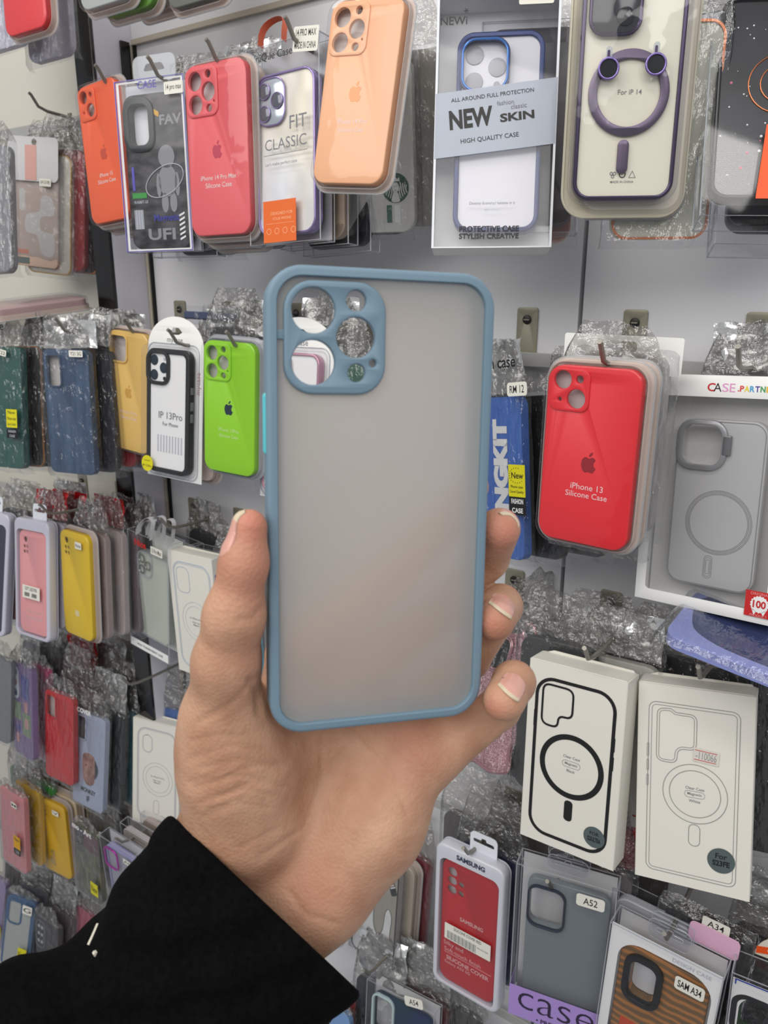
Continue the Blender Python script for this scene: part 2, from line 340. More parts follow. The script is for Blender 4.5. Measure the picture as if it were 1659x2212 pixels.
# ------------------------------------------------------------ phone cases and packaging
POSE = {
 'orange':(-0.8509, 0.6347, 1.6452, 0.4, -2.0, -4.8, 0.0723, 0.1525),
 'bearbox':(-0.7265, 0.605, 1.6178, 12.9, -1.8, -0.8, 0.0883, 0.1723),
 'pink14':(-0.6292, 0.605, 1.6258, 3.7, -2.2, -1.0, 0.08, 0.1601),
 'unique':(-0.5528, 0.6176, 1.6262, 1.0, -4.7, -2.7, 0.0899, 0.1802),
 'peach':(-0.4504, 0.5999, 1.6555, 5.9, -8.5, 4.3, 0.0719, 0.1482),
 'siren':(-0.48, 0.6688, 1.6228, 17.1, 7.3, -0.2, 0.0742, 0.1536),
 'newskin':(-0.3379, 0.6409, 1.6267, 27.3, -9.8, -0.2, 0.1006, 0.2015),
 'mag14':(-0.2125, 0.6032, 1.6316, 30.1, -0.4, -0.2, 0.0715, 0.149),
 'darkR':(-0.1294, 0.6627, 1.6265, 24.0, -20.7, 1.4, 0.0878, 0.1761),
 'whitebag':(-1.0984, 0.6953, 1.601, 15.6, -3.0, 5.6, 0.088, 0.1719),
 'gold':(-0.8509, 0.6397, 1.3632, 3.4, -1.7, 4.6, 0.0722, 0.1525),
 'ip13':(-0.7535, 0.6189, 1.3493, 2.7, -5.3, 1.3, 0.0719, 0.1491),
 'lime':(-0.6429, 0.614, 1.364, 5.2, -2.3, 2.1, 0.0728, 0.1463),
 'navy':(-0.9185, 0.5952, 1.3369, 12.8, -4.1, -0.8, 0.0737, 0.1606),
 'teal':(-1.0255, 0.5675, 1.3372, 9.2, -7.6, -1.5, 0.0735, 0.1611),
 'red13':(-0.2185, 0.5896, 1.366, -2.3, -0.6, 0.4, 0.076, 0.1421),
 'partner':(-0.1427, 0.6562, 1.3326, -7.3, -4.7, -2.9, 0.1019, 0.1934),
 'kit':(-0.3359, 0.6716, 1.3166, -22.4, -2.4, -9.1, 0.0661, 0.156),
 'pinktab':(-1.0785, 0.6049, 1.0664, 1.9, -8.8, -2.5, 0.0865, 0.1839),
 'yellow3':(-0.9909, 0.6228, 1.0712, -2.7, -4.8, -1.2, 0.0742, 0.1596),
 'clear3':(-0.8899, 0.6715, 1.0606, -1.9, -0.5, 5.0, 0.0897, 0.1857),
 'white3':(-0.7968, 0.6744, 1.0515, -0.8, -0.4, -2.4, 0.0911, 0.1818),
 'purple4':(-1.18, 0.6158, 0.804, -7.5, -8.4, -6.0, 0.0732, 0.1618),
 'red4':(-1.1028, 0.6294, 0.7725, 3.9, -7.0, 0.3, 0.0714, 0.1553),
 'ape4':(-1.0465, 0.6426, 0.7422, 3.4, -9.0, 0.2, 0.0753, 0.1635),
 'white4':(-0.9356, 0.6885, 0.733, 14.0, -7.2, 1.0, 0.0907, 0.1825),
 'pink5':(-1.2604, 0.6082, 0.5333, 1.8, -3.8, 2.8, 0.074, 0.16),
 'yellow5':(-1.2007, 0.6503, 0.5151, 7.2, 0.0, 2.0, 0.0744, 0.1592),
 'grass5':(-1.0877, 0.643, 0.5187, 0.8, -1.0, 3.8, 0.0697, 0.1464),
 'clear5':(-0.9547, 0.6185, 0.5661, 2.4, 5.0, 4.7, 0.0812, 0.1556),
 'blue6':(-1.3556, 0.6312, 0.2264, 20.8, -11.4, 6.5, 0.0674, 0.1556),
 'black6':(-1.2862, 0.6455, 0.1976, 2.9, -8.7, 0.6, 0.0721, 0.1568),
 's23u':(-0.2234, 0.6188, 1.0715, -2.0, -5.8, -2.7, 0.0943, 0.1814),
 's23fe':(-0.1196, 0.6401, 1.0731, 6.7, -9.2, -5.7, 0.0954, 0.1811),
 'samsung':(-0.336, 0.6384, 0.8042, -2.0, -2.9, -1.3, 0.0878, 0.1854),
 'bunny':(-0.5126, 0.7067, 0.6785, -3.8, -2.3, 2.1, 0.0743, 0.1594),
 'a52':(-0.22, 0.6198, 0.8495, 11.0, 0.3, -0.0, 0.0969, 0.1902),
 'a34':(-0.1246, 0.615, 0.8279, -1.3, 0.5, 2.2, 0.1017, 0.1834),
 'corner':(-0.025, 0.6324, 0.8319, 3.6, 4.8, -0.8, 0.0797, 0.179),
 'mycase2':(-0.5769, 0.6395, 1.349, 3.0, -6.6, -0.2, 0.0753, 0.1564),
 'glitter':(-0.3319, 0.6812, 1.074, -17.5, -24.7, -6.5, 0.0696, 0.1445),
 'green54':(-0.5916, 0.6683, 0.7001, 11.6, 5.9, 7.3, 0.1061, 0.1825),
 'blister54':(-0.442, 0.6578, 0.5058, -0.0, -9.4, -3.8, 0.105, 0.198),
 'sky6':(-0.5555, 0.6363, 0.4374, 0.7, -15.0, -7.6, 0.0908, 0.1888),
 'lav3':(-1.2009, 0.5987, 1.0534, 16.0, -8.4, 4.8, 0.0889, 0.2019),
 'grey4':(-1.2444, 0.6048, 0.8115, 11.3, -4.1, 6.6, 0.0744, 0.1592),
 'lav6':(-1.4447, 0.63, 0.238, 8.7, -7.5, 3.9, 0.074, 0.1605),
 'silver1':(-1.035, 0.5913, 1.5872, 7.9, -8.9, -2.8, 0.0758, 0.1563),
}

def pose(k, dx=0, dy=0, dz=0):
    p = POSE[k]; return (p[0]+dx, p[1]+dy, p[2]+dz), eul(p[3], p[4], p[5]), p[6], p[7]
APPLE = smooth_loop([(0, .32), (.12, .385), (.25, .40), (.36, .34), (.43, .24), (.345, .13), (.31, .0), (.335, -.12), (.40, -.20), (.465, -.235), (.40, -.39), (.30, -.52), (.2, -.56), (.1, -.53), (0, -.505), (-.1, -.53), (-.2, -.56), (-.31, -.49), (-.42, -.30), (-.47, -.08), (-.45, .14), (-.37, .30), (-.25, .395), (-.12, .38)], 3)
LEAF = smooth_loop([(0, .44), (.01, .56), (.08, .66), (.2, .73), (.205, .61), (.14, .5)], 3)
def emblem(par, u, v, s, mat, e=0.0002):
    m = MB()
    for l in (APPLE, LEAF): m.prism([(u+p[0]*s, v+p[1]*s) for p in l], e-0.0002, e, mat)
    return m.build('fruit_emblem', par)
def cam_layout(kind, W, H):
    L, T = -W/2, H/2
    if kind == 'pro':
        w, h = 0.53*W, 0.285*H; u0, v0 = L+0.025*W, T-0.012*H
        P = lambda a, b: (u0+a*w, v0-b*h)
        pl = rrect(w, h, 0.2*w, u0+w/2, v0-h/2)
        return pl, [circ(*P(.30, .28), .205*w), circ(*P(.30, .75), .205*w), circ(*P(.71, .515), .20*w), circ(*P(.72, .17), .085*w, 18), circ(*P(.72, .85), .085*w, 18), circ(*P(.88, .72), .022*w, 10)]
    if kind == 'duo':
        w, h = 0.44*W, 0.235*H; u0, v0 = L+0.03*W, T-0.015*H
        P = lambda a, b: (u0+a*w, v0-b*h)
        pl = rrect(w, h, 0.22*w, u0+w/2, v0-h/2)
        return pl, [circ(*P(.32, .27), .215*w), circ(*P(.68, .70), .225*w), circ(*P(.74, .24), .09*w, 18), circ(*P(.27, .73), .05*w, 14)]
    if kind == 'tri':                    # three round lenses in a column and two small ones beside
        x = L+0.18*W; return None, [circ(x, T-0.095*H-k*0.072*H, 0.080*W, 20) for k in range(3)]+[circ(x+0.165*W, T-0.168*H-k*0.072*H, 0.048*W, 16) for k in range(2)]
    if kind == 'quad':
        x = L+0.2*W; return None, [circ(x+0.02*W, T-0.09*H, 0.062*W, 18)]+[circ(x-0.02*W+a*0.10*W, T-0.16*H-b*0.05*H, 0.038*W, 14) for a in (0, 1) for b in (0, 1)]
    if kind == 'slot':
        return None, [rrect(0.30*W, 0.24*H, 0.06*W, L+0.24*W, T-0.17*H)]
    if kind == 'window':
        return None, [rrect(0.40*W, 0.21*H, 0.09*W, L+0.27*W, T-0.145*H)]
    return None, []
def phone_case(par, W, H, mat, kind='pro', D=0.009, R=None, e=0.0, name='phone_case', inner=None, label=None):
    R = R or 0.165*W; out = rrect(W, H, R, n=8); pl, holes = cam_layout(kind, W, H)
    m = MB(); m.prism([out]+holes, e-0.0024, e, mat, 0.0012, 3); m.ring(out, 0.0016, e-D, e-0.0013, mat)
    o = m.build(name, par, label)
    if pl:
        m = MB(); m.prism([pl]+[inset(h, -0.0001) for h in holes], e-0.0002, e+0.0013, mat, 0.0007); m.build('camera_plate', o)
    elif kind in ('slot', 'window'):
        m = MB(); m.prism([inset(holes[0], -0.0022), inset(holes[0], 0.0002)], e-0.0002, e+0.0016, mat, 0.0006); m.build('camera_rim', o)
    m = MB(); m.prism(inset(out, 0.002), e-D+0.0003, e-D+0.0009, inner or TRAYCARD); m.build('backing_sheet', par)
    return o
TRAYCARD = M('pale_tray_back', (206, 200, 196), 0.5)
def blister(par, W, H, D=0.009, tray=None, front=None, mg=0.0055, R=None):
    R = R or 0.165*W; tray = tray or TRAY
    m = MB(); m.prism(rrect(W+0.005, H+0.005, R+0.002, n=8), -D-0.0018, 0.0028, front or CLEARB, 0.003, 3, back=False); m.build('clear_cover', par)
    fl = rrect(W+2*mg, H+2*mg, R+mg*0.6, n=8)
    m = MB(); m.prism(fl, -D-0.0034, -D-0.0022, tray, 0.0004); m.loop_tube(fl, -D-0.0028, 0.0008, EDGE, 6)
    m.ring(rrect(W+0.0062, H+0.0062, R+0.003, n=8), 0.0006, -D-0.0022, -D+0.004, tray)
    m.build('blister_tray', par)
def sticker(par, u, v, w, h, lines, mat=None, ink=None, e=0.003, r=0.0015, rot=0.0, name='price_sticker', bold=0.01, fill=0.8):
    m = MB(); m.prism(rrect(w, h, r), -0.0001, 0.0001, mat or STICK)
    o = m.build(name, par); o.location = (u, -e, v); o.rotation_euler = (0, -rot, 0)
    n = len(lines)
    for i, t in enumerate(lines):
        if not t: continue
        t, f = t if isinstance(t, tuple) else (t, fill)
        MB().tfit(t, 0, h*(0.5-(i+0.5)/n), 0.00015, w*f, ink or INK, bold, h=h/n*0.55).build('lettering', o)
    return o
def lettering(par, items, e=0.0002, name='lettering'):
    for (t, u, v, w, mat, bold) in items: MB().tfit(t, u, v, e, w, mat, bold).build(name, par)
TXTW = M('pale_lettering', (238, 214, 208), 0.5)
def silicone(k, label, color, kind, lines, emb=None, tray=None, group='silicone cases in clear blister packs', rough=0.42, ink=None, ev=0.0, embu=0.0, es=0.013, front=None, ty=-0.155):
    loc, rot, W, H = pose(k)
    t = thing('silicone_case_pack', loc, rot, label, 'phone case', group)
    mat = M('silicone_'+k, color, rough)
    c = phone_case(t, W, H, mat, kind)
    if emb: emblem(c, embu*W, ev*H, es, M('emblem_'+k, emb, 0.35))
    for i, (tx, w) in enumerate(lines): MB().tfit(tx, embu*W, (ty-0.046*i)*H, 0.0002, w*W, ink or TXTW, 0.006).build('lettering', c)
    blister(t, W, H, tray=tray, front=front)
    return t, c
def bag(par, W, H, D, top=0.03, seed=0, g=0.55, mat=None, topmat=None, mg=0.006, amp=1.0, foil=None, foot=0.006, name='plastic_bag'):
    nu, nv = 20, 34; w2 = W/2+mg; so = Vector((seed*3.1, seed*1.7, seed*0.9))
    def fn(s, t):
        v = -H/2-foot+t*(H+foot+top); k = max(0.0, (v-H/2)/top) if top > 0 else 0
        wd = w2*(1-(1-g)*k**1.5)
        a = (s-0.5)*2
        # cross section: back edge, round the side, across the front
        u = max(-1, min(1, a*1.18))*wd; dd = max(0.0, abs(a)*1.18-1)/0.18
        e = 0.0016-dd*(D+0.001)
        e = e*(1-k)+(-D/2)*k if v > H/2 else e
        n1 = noise.noise(Vector((u*45, v*45, 0))+so); n2 = noise.noise(Vector((u*120, v*120, 3))+so)
        am = (0.0022+0.006*min(1, k*2))*amp
        if v < -H/2: am *= 1.5; e -= D*0.5*(-H/2-v)/foot
        return (u+n2*am*0.35, v+n1*am*0.5, e+abs(n1)*am+n2*am*0.5)
    m = MB(); m.grid(fn, nu, nv, mat or BAG)
    tm = m.mi(topmat or BAGTOP)
    for i in range(len(m.f)):
        if (i//nu)/nv > (H+foot)/(H+foot+top): m.m[i] = tm
    return m.build(name, par, recalc=False)
def crumple(par, u0, u1, v0, v1, e, amp, seed, mat, name='foil_header', nu=18, nv=14, hole=None, taper=0.0, lean=0.0):
    so = Vector((seed*2.3, seed*0.7, 1.0))
    def fn(s, t):
        c = (u0+u1)/2; u = c+(u0+(u1-u0)*s-c)*(1-taper*t); v = v0+(v1-v0)*t
        a = noise.noise(Vector((u*50, v*50, 0))+so); b = noise.noise(Vector((u*130, v*130, 5))+so)
        return (u+b*amp*0.3, v+a*amp*0.4, e+a*amp+b*amp*0.5+lean*t)
    m = MB(); m.grid(fn, nu, nv, mat); return m.build(name, par, recalc=False)
def bagged(k, label, color, kind, top=0.035, seed=1, header=None, group='bagged phone cases', mat=None, D=0.010, dy=0, dx=0, dz=0, g=0.55, R=None, name='bagged_phone_case', amp=1.0, inner=None, W=None, H=None, bagmat=None):
    loc, rot, W0, H0 = pose(k, dx, dy, dz); W = W or W0; H = H or H0
    t = thing(name, loc, rot, label, 'phone case', group)
    c = phone_case(t, W, H, mat or M('bagged_%s_%d_%d_%d' % ((k,)+color), color, 0.4), kind, D=D, R=R, inner=inner)
    bag(t, W, H, D, top, seed, g, amp=amp, mat=bagmat)
    if header: crumple(t, -W*0.52, W*0.52, H/2+0.003, H/2+top*1.0, -0.003, 0.005, seed, header)
    return t, c
def t_slot(cu, cv, w=0.026, h=0.0045, k=0.006): return rpoly([(cu-w/2, cv-h/2), (cu+w/2, cv-h/2), (cu+w/2, cv+h/2), (cu+k/2, cv+h/2), (cu+k/2, cv+h/2+0.003), (cu-k/2, cv+h/2+0.003), (cu-k/2, cv+h/2), (cu-w/2, cv+h/2)], 0.0018, 3)
def hang_tab(par, W, H, tw, th, mat, e, slot=True, u=0.0, name='hang_tab'):
    l = rrect(tw, th+0.006, 0.006, u, H/2+th/2-0.003)
    return MB().prism([l, t_slot(u, H/2+th*0.55)] if slot else l, e-0.0004, e+0.0004, mat).build(name, par)
def clear_box(par, W, H, D, edge=None, rim=0.0007, front=None):
    m = MB(); f = [(-W/2, -H/2), (W/2, -H/2), (W/2, H/2), (-W/2, H/2)]
    m.prism(f, -D, 0, front or CLEAR, 0.0006, 1)
    for e in (0, -D): m.tube([(p[0], p[1], e) for p in f], rim, edge or EDGE, 5, True)  # thin whitish wires stand in for bright edge highlights
    for p in f: m.tube([(p[0], p[1], 0), (p[0], p[1], -D)], rim, edge or EDGE, 5)
    return m.build('clear_box', par)
def frame_case(par, W, H, fmat, backmat, e, D=0.010, wr=0.0035, R=None, u=0.0, v=0.0, name='phone_case'):
    R = R or 0.165*W; out = rrect(W, H, R, u, v, 8)
    m = MB(); m.prism([out, inset(out, wr)], e-D, e, fmat, 0.0012, 3); o = m.build(name, par)
    if backmat: MB().prism(inset(out, wr-0.0003), e-0.0032, e-0.0020, backmat).build('clear_back', o)
    return o
# ------------------------------------------------------------ top row of the main wall
silicone('orange', 'orange silicone case in clear pack hanging next to the black post', (238, 100, 58), 'duo', [('iPhone 15', .34), ('Silicone Case', .46)], (205, 82, 56), embu=.02)
loc, rot, W, H = pose('bearbox')
t = thing('boxed_phone_case', loc, rot, 'clear box with purple printed border holding a dark patterned case', 'phone case', 'boxed phone cases')
clear_box(t, W, H, 0.018)
PUR = M('purple_border', (92, 84, 176), 0.4); GR1 = M('grey_art', (138, 138, 142), 0.5)
f = [(-W/2, -H/2), (W/2, -H/2), (W/2, H/2), (-W/2, H/2)]
m = MB(); m.ring(f, 0.0014, 0.0002, 0.0006, PUR); m.build('printed_border', t)
m = MB(); m.box(-W/2+.001, W/2-.001, -H/2+.001, H/2-.001, -0.0172, -0.0168, M('pale_card', (205, 206, 214), 0.5)); m.build('backing_card', t)
m = MB(); m.ring([(p[0]*.97, p[1]*.985) for p in f], 0.0035, -0.0012, -0.0008, CARD); m.build('card_frame', t)
cw, ch = W*0.88, H*0.905; cv0 = -0.005
out = rrect(cw, ch, 0.012, 0, cv0, 8); win = rrect(0.026, 0.040, 0.008, -cw/2+0.0205, cv0+ch/2-0.030)
m = MB(); m.prism([out, win], -0.013, -0.004, noisy('dark_marbled_case', (38, 38, 42), (84, 82, 84), 60, 0.35, stretch=(1, 1, 2)), 0.0012); c = m.build('phone_case', t)
m = MB(); m.prism([inset(win, -0.007), inset(win, 0.0)], -0.005, -0.0016, M('dark_green_rim', (38, 46, 48), 0.35), 0.001); m.build('camera_rim', c)
MB().prism(win, -0.0135, -0.013, M('pale_window_card', (216, 218, 222), .5)).build('window_card', c)  # pale card added in front of the shaded backing so the window reads bright
e = -0.0038
m = MB()
m.tube([(0.010+0.024*math.cos(a)*1.0-0.006*math.sin(a), -0.014+0.013*math.sin(a)+0.010*math.cos(a), e+0.0004) for a in [k*2*math.pi/40 for k in range(40)]], 0.00055, LGREY, 5, True)
for (u, v, r, r2) in ((0.014, 0.010, 0.0105, 0.0115), (0.014, -0.014, 0.012, 0.016), (0.002, -0.018, 0.003, 0.012), (0.026, -0.018, 0.003, 0.012), (0.009, -0.036, 0.0045, 0.010), (0.020, -0.036, 0.0045, 0.010)):
    m.prism(circ(u, v, r, 20, r2), e-0.0002, e+0.0002, GR1)
m.build('printed_figure', c)
m = MB(); m.box(-cw/2+.006, -cw/2+.0095, -0.022, 0.002, e, e+.0002, PUR); m.box(-cw/2+.005, -cw/2+.024, -0.030, -0.0245, e, e+.0002, M('green_print', (60, 150, 66), .5))
m.tfit('RABBIT-33', -cw/2+.016, -0.034, e+.0002, 0.018, LGREY, .01)
for k in range(11): m.box(-cw/2+.006+k*.0011, -cw/2+.0066+k*.0011+(k % 3)*.0002, -0.062, -0.042, e, e+.0002, LGREY)
m.tfit('Magnetic', 0.010, -0.052, e+.0003, 0.034, M('blue_print', (58, 62, 150), .5), .02)
m.tfit('UFI', 0.002, -0.068, e+.0002, 0.036, GR1, .03, h=0.012); m.tfit('FAV', 0.022, 0.046, e+.0002, 0.028, GR1, .03, h=0.010)
for k in range(6): m.prism([(0.026, -0.075+k*.0048), (0.033, -0.072+k*.0048), (0.033, -0.070+k*.0048), (0.026, -0.073+k*.0048)], e, e+.0003, WHITE)
m.prism(rpoly([(0.0, 0.058), (0.008, 0.054), (0.007, 0.049), (0.002, 0.052)], .001), e, e+.0002, M('amber_print', (206, 160, 60), .5))
m.build('printed_artwork', c)
sticker(t, W*0.36, H/2-0.012, 0.024, 0.012, ['14 pro max'], e=0.0008)
tfit(MB(), 'CASE', -0.002, H/2-.006, 0.0005, .024, PUR, .0).build('lettering', t)
m = MB(); m.prism([rrect(W*.62, .026, .008, 0, H/2+.012), rpoly([(-.014, H/2+.010), (.014, H/2+.010), (.010, H/2+.017), (-.010, H/2+.017)], .003)], -.012, -.011, EDGE); m.build('hang_tab', t)
silicone('pink14', 'coral pink silicone case in clear pack beside the purple-bordered box', (230, 98, 102), 'pro', [('iPhone 14 Pro Max', .60), ('Silicone Case', .44)], (196, 70, 88))
# shiny lilac case in a clear box with an orange label
loc, rot, W, H = pose('unique')
t = thing('boxed_phone_case', loc, rot, 'shiny lilac-rimmed case in clear box with orange bottom label and orange ribbon', 'phone case', 'boxed phone cases')
clear_box(t, W, H, 0.022)
IRI = noisy('pearly_sheet', (244, 234, 210), (236, 240, 246), 9, 0.30, 0.30, bump=(14, 0.5, 0.01, 2), stretch=(1.6, 1, 0.5))
LIL = M('lilac_metal', (158, 140, 190), 0.22, 0.6)
m = MB(); m.box(-W/2+.002, W/2-.002, -H/2+.002, H/2-.002, -0.0212, -0.0208, M('silver_card', (190, 190, 192), .3, .5)); m.build('backing_card', t)
cw, ch = W*.82, H*.82; u0, v0 = 0.0, -0.008
c = frame_case(t, cw, ch, LIL, IRI, -0.003, 0.012, 0.0022, 0.014, u0, v0)
isl = rrect(0.034, 0.042, 0.012, -cw/2+0.0205, v0+ch/2-0.025)
m = MB(); m.prism(isl, -0.0048, -0.003, M('pearl_island', (200, 208, 216), .15, .5), .0005); m.loop_tube(isl, -0.0028, 0.0008, LIL)
cu, cv = -cw/2+0.0205, v0+ch/2-0.025
for (a, b) in ((-.008, .010), (-.008, -.010), (.008, 0)): m.prism(circ(cu+a, cv+b, .0070), -0.0032, -0.0016, M('lens_glass', (112, 112, 122), .08, .4), .0005); m.loop_tube(circ(cu+a, cv+b, .0072), -0.0018, .0005, LIL, 5)
m.build('camera_island', c)
lettering(t, [('UniQue Case', -.012, H/2-.0105, .052, INK, .004), ('FIT', .020, .018, .021, GREY, .004), ('CLASSIC', .004, .001, .052, GREY, .002), ("Let's make perfect case", -.002, -.017, .04, GREY, 0)], .0009)
MB().box(-.024, .031, -.0085, -.0080, .0007, .0009, GREY).build('printed_rule', t)
sticker(t, W*.34, H/2-.004, .030, .021, ['14 PRO MAX', ('MADE IN CHINA', .85)], e=.0012, rot=math.radians(-8), r=.002)
m = MB(); m.box(-.026, .016, -H/2+.001, -H/2+.040, .0008, .0010, ORANGE); o = m.build('orange_label', t)
m = MB(); m.tfit('DESIGNED FOR', -.002, -H/2+.028, .0011, .028, M('pale_orange_print', (244, 176, 130), .5), .004); m.tfit('YOUR PHONE', -.002, -H/2+.023, .0011, .024, MC['pale_orange_print'], .004); m.box(-.023, .013, -H/2+.0185, -H/2+.0188, .0010, .0011, MC['pale_orange_print'])
for k in range(4): m.ring(circ(-.019+.0105*k, -H/2+.0115, .003, 16), .0005, .0010, .0011, MC['pale_orange_print'])
m.build('lettering', o)
def ribbon(par, u, v, h, w, mat, e=-.006, wd=.011, name='ribbon_loop'):
    pts = [(u-w/2+w*k/12-0.004*math.sin(k*.5), v+h*math.sin(math.pi*(k/12))**.8, e+.006*math.cos(k*.5)) for k in range(13)]
    return MB().strip(pts, wd, mat, (0.25, 0, 1)).build(name, par, recalc=False)
ribbon(t, -.012, H/2, .026, .028, M('orange_ribbon', (226, 92, 44), .5))
silicone('peach', 'peach silicone case in clear pack tilted in front of the round-emblem case', (242, 180, 134), 'pro', [('iPhone 14 Pro', .42), ('Silicone Case', .36)], (240, 156, 86), embu=-.02)
# cream case with the green round emblem
t, c = bagged('siren', 'cream case with green round emblem in clear bag behind peach case', (214, 214, 208), 'pro', .02, 3, D=.011, R=.014)
W, H = POSE['siren'][6:]
GRN = M('deep_green', (18, 74, 52), .5); OFFW = M('off_white_print', (222, 224, 220), .5)
ru, rv, R0 = W*.25, -H*.235, .0135
m = MB(); m.prism(circ(ru, rv, R0, 40), .0001, .0003, GRN)
m.prism(circ(ru, rv+.0006, .0036, 20, .0046), .0003, .0005, OFFW)
m.prism([(ru-.0045, rv+.006), (ru-.004, rv+.0098), (ru-.002, rv+.0078), (ru, rv+.0106), (ru+.002, rv+.0078), (ru+.004, rv+.0098), (ru+.0045, rv+.006)], .0003, .0005, OFFW)
m.prism(smooth_loop([(ru-.002, rv-.004), (ru+.002, rv-.004), (ru+.0042, rv-.010), (ru+.003, rv-.0126), (ru-.003, rv-.0126), (ru-.0042, rv-.010)], 3), .0003, .0005, OFFW)
for s in (-1, 1):
    for k in range(4):
        x = .0046+.0022*k; P = [(ru+s*(x+.0009*math.sin(q*1.3+k)), rv+.0052-.0022*k*.4-q*.0024, .0004) for q in range(7-k)]
        m.tube(P, .00055, OFFW, 5)
m.box(ru-.0015, ru-.0006, rv+.0014, rv+.0019, .0005, .0006, GRN); m.box(ru+.0006, ru+.0015, rv+.0014, rv+.0019, .0005, .0006, GRN); m.box(ru-.0008, ru+.0008, rv-.0022, rv-.0017, .0005, .0006, GRN)
m.build('round_emblem', c)
m = MB(); m.box(W*.12, W*.19, -H*.44, -H*.335, .0001, .0003, M('green_stripe', (44, 98, 78), .5)); m.box(W*.23, W*.31, -H*.44, -H*.335, .0001, .0003, WHITE); m.build('printed_stripes', c)
# blue-rimmed clear case in a tall white-edged box
loc, rot, W, H = pose('newskin')
t = thing('boxed_phone_case', loc, rot, 'white box with clear window and grey band, holding a blue-rimmed clear case', 'phone case', 'boxed phone cases')
m = MB(); m.box(-W/2, W/2, -H/2, H/2, -.0300, -.0294, CARD); m.box(W/2-.0006, W/2, -H/2, H/2, -.0300, -.0006, CARD); m.box(-W/2, -W/2+.0006, -H/2, H/2, -.030, -.0006, CARD); m.box(-W/2, W/2, -H/2, -H/2+.0006, -.03, -.0006, CARD); m.box(-W/2, W/2, H/2-.0006, H/2, -.03, -.0006, CARD)
m.build('white_box', t)
m = MB(); m.prism([(-W/2, -H/2), (W/2, -H/2), (W/2, H/2), (-W/2, H/2)], -.0012, 0, CLEAR, .0003, 1)
fr = [(-W/2, -H/2), (W/2, -H/2), (W/2, H/2), (-W/2, H/2)]; m.ring(fr, .0022, .0001, .0003, M('frosted_white_edge', (226, 229, 236), .4)); m.build('clear_window', t)
NAVY = M('navy_frame', (34, 52, 104), .3, .2); BLU = M('bright_blue_metal', (78, 130, 205), .25, .5)
cw, ch = W*.72, H*.80; cv0 = -.006; cu0 = .003
c = frame_case(t, cw, ch, NAVY, M('milky_back', (222, 222, 226), .25, coat=.6), -.006, .014, .0042, .014, cu0, cv0)
iu, iv = cu0-cw/2+.0235, cv0+ch/2-.028
isl = rrect(.041, .044, .013, iu, iv)
m = MB(); m.prism([isl, inset(isl, .0022)], -.008, -.0015, NAVY, .0006); m.loop_tube(inset(isl, .002), -.0013, .0009, BLU); m.build('camera_rim', c)
m = MB()
for (a, b) in ((-.009, .010), (-.009, -.011), (.010, 0)): m.prism(circ(iu+a, iv+b, .0075), -.0078, -.0070, M('pale_lens_print', (168, 168, 172), .3), .0003)
m.prism(circ(iu+.010, iv-.014, .0028), -.0078, -.0070, MC['pale_lens_print']); m.build('printed_lenses', c)
m = MB(); m.prism([(-W/2+.0005, -.028), (W/2-.0005, -.018), (W/2-.0005, .034), (-W/2+.0005, .024)], .0003, .0005, film('grey_band', (210, 216, 226), .60, 1.0, .1, None, (206, 213, 226))); bnd = m.build('grey_band', t)
r8 = math.radians(5.5)
m = MB(); m.tfit('ALL AROUND FULL PROTECTION', -.003, .0215, .0007, .068, INK, .004, rot=r8); m.tfit('NEW', -.020, .004, .0007, .036, INK, .04, h=.0155, rot=r8); m.tfit('SKIN', .018, .0045, .0007, .028, INK, .035, h=.0068, rot=r8)
m.tfit('fashion', .008, .0155, .0007, .014, GREY, .005, rot=r8); m.tfit('classic', .019, .0125, .0007, .013, GREY, .005, rot=r8); m.tfit('HIGH QUALITY CASE', -.004, -.0125, .0007, .048, INK, .004, rot=r8); m.build('lettering', bnd)
lettering(t, [('NEWi', -W/2+.014, H/2-.020, .022, INK, .01), ('Destiny Scenery,I believe in it', .000, -H/2+.036, .038, GREY, .004), ('Made in China', .000, -H/2+.031, .012, LGREY, .004), ('PROTECTIVE CASE', -.002, -H/2+.0155, .050, INK, .03), ('STYLISH CREATIVE', -.002, -H/2+.0095, .050, INK, .03)], .0006)
m = MB()
for k in range(6): m.tube([(-W/2+.024, H/2-.0125, .0006), (-W/2+.024+.0022*math.cos(k*1.05), H/2-.0125+.0022*math.sin(k*1.05), .0006)], .0003, INK, 4)
m.build('star_mark', t)
sticker(t, W*.30, H/2-.004, .028, .012, [''], e=.0008)
# cream carded purple case with a ring
loc, rot, W, H = pose('mag14')
t = thing('boxed_phone_case', loc, rot, 'purple-rimmed cream case with big magnetic ring and two lens covers', 'phone case', 'blister cases with ring')
DPU = M('dark_purple_metal', (70, 60, 86), .22, .75); RNG = M('brushed_purple_ring', (98, 86, 106), .30, .65); CRM = M('cream_insert', (228, 224, 204), .5)
c = frame_case(t, W, H, DPU, CRM, 0, .010, .0030, .0125)
isl = rrect(.034, .036, .010, -W/2+.0225, H/2-.024)
m = MB(); m.prism(isl, -.0018, .0010, M('dark_camera_glass', (52, 54, 58), .1), .0005); m.loop_tube(isl, .0012, .0013, DPU)
m.prism(circ(-W/2+.029, H/2-.031, .006), .0010, .0022, M('lens_dark', (34, 36, 40), .1), .0006); m.build('camera_island', c)
rcu, rcv = -.0005, -.004
m = MB(); m.ring(circ(rcu, rcv, .0280, 64), .0062, -.0018, .0005, RNG, .0003); m.build('magnet_ring', c)
m = MB(); m.prism(rrect(.0078, .0225, .0036, rcu-.001, rcv-.0415), -.0018, .0005, RNG, .0004); m.build('magnet_bar', c)
tfit(MB(), 'For iP 14', rcu+.001, rcv+.001, -.0017, .0165, GREY, .004).build('lettering', c)
m = MB()
tfit(m, 'MADE IN CHINA', rcu, -H/2+.0125, -.0017, .0165, GREY, .004)
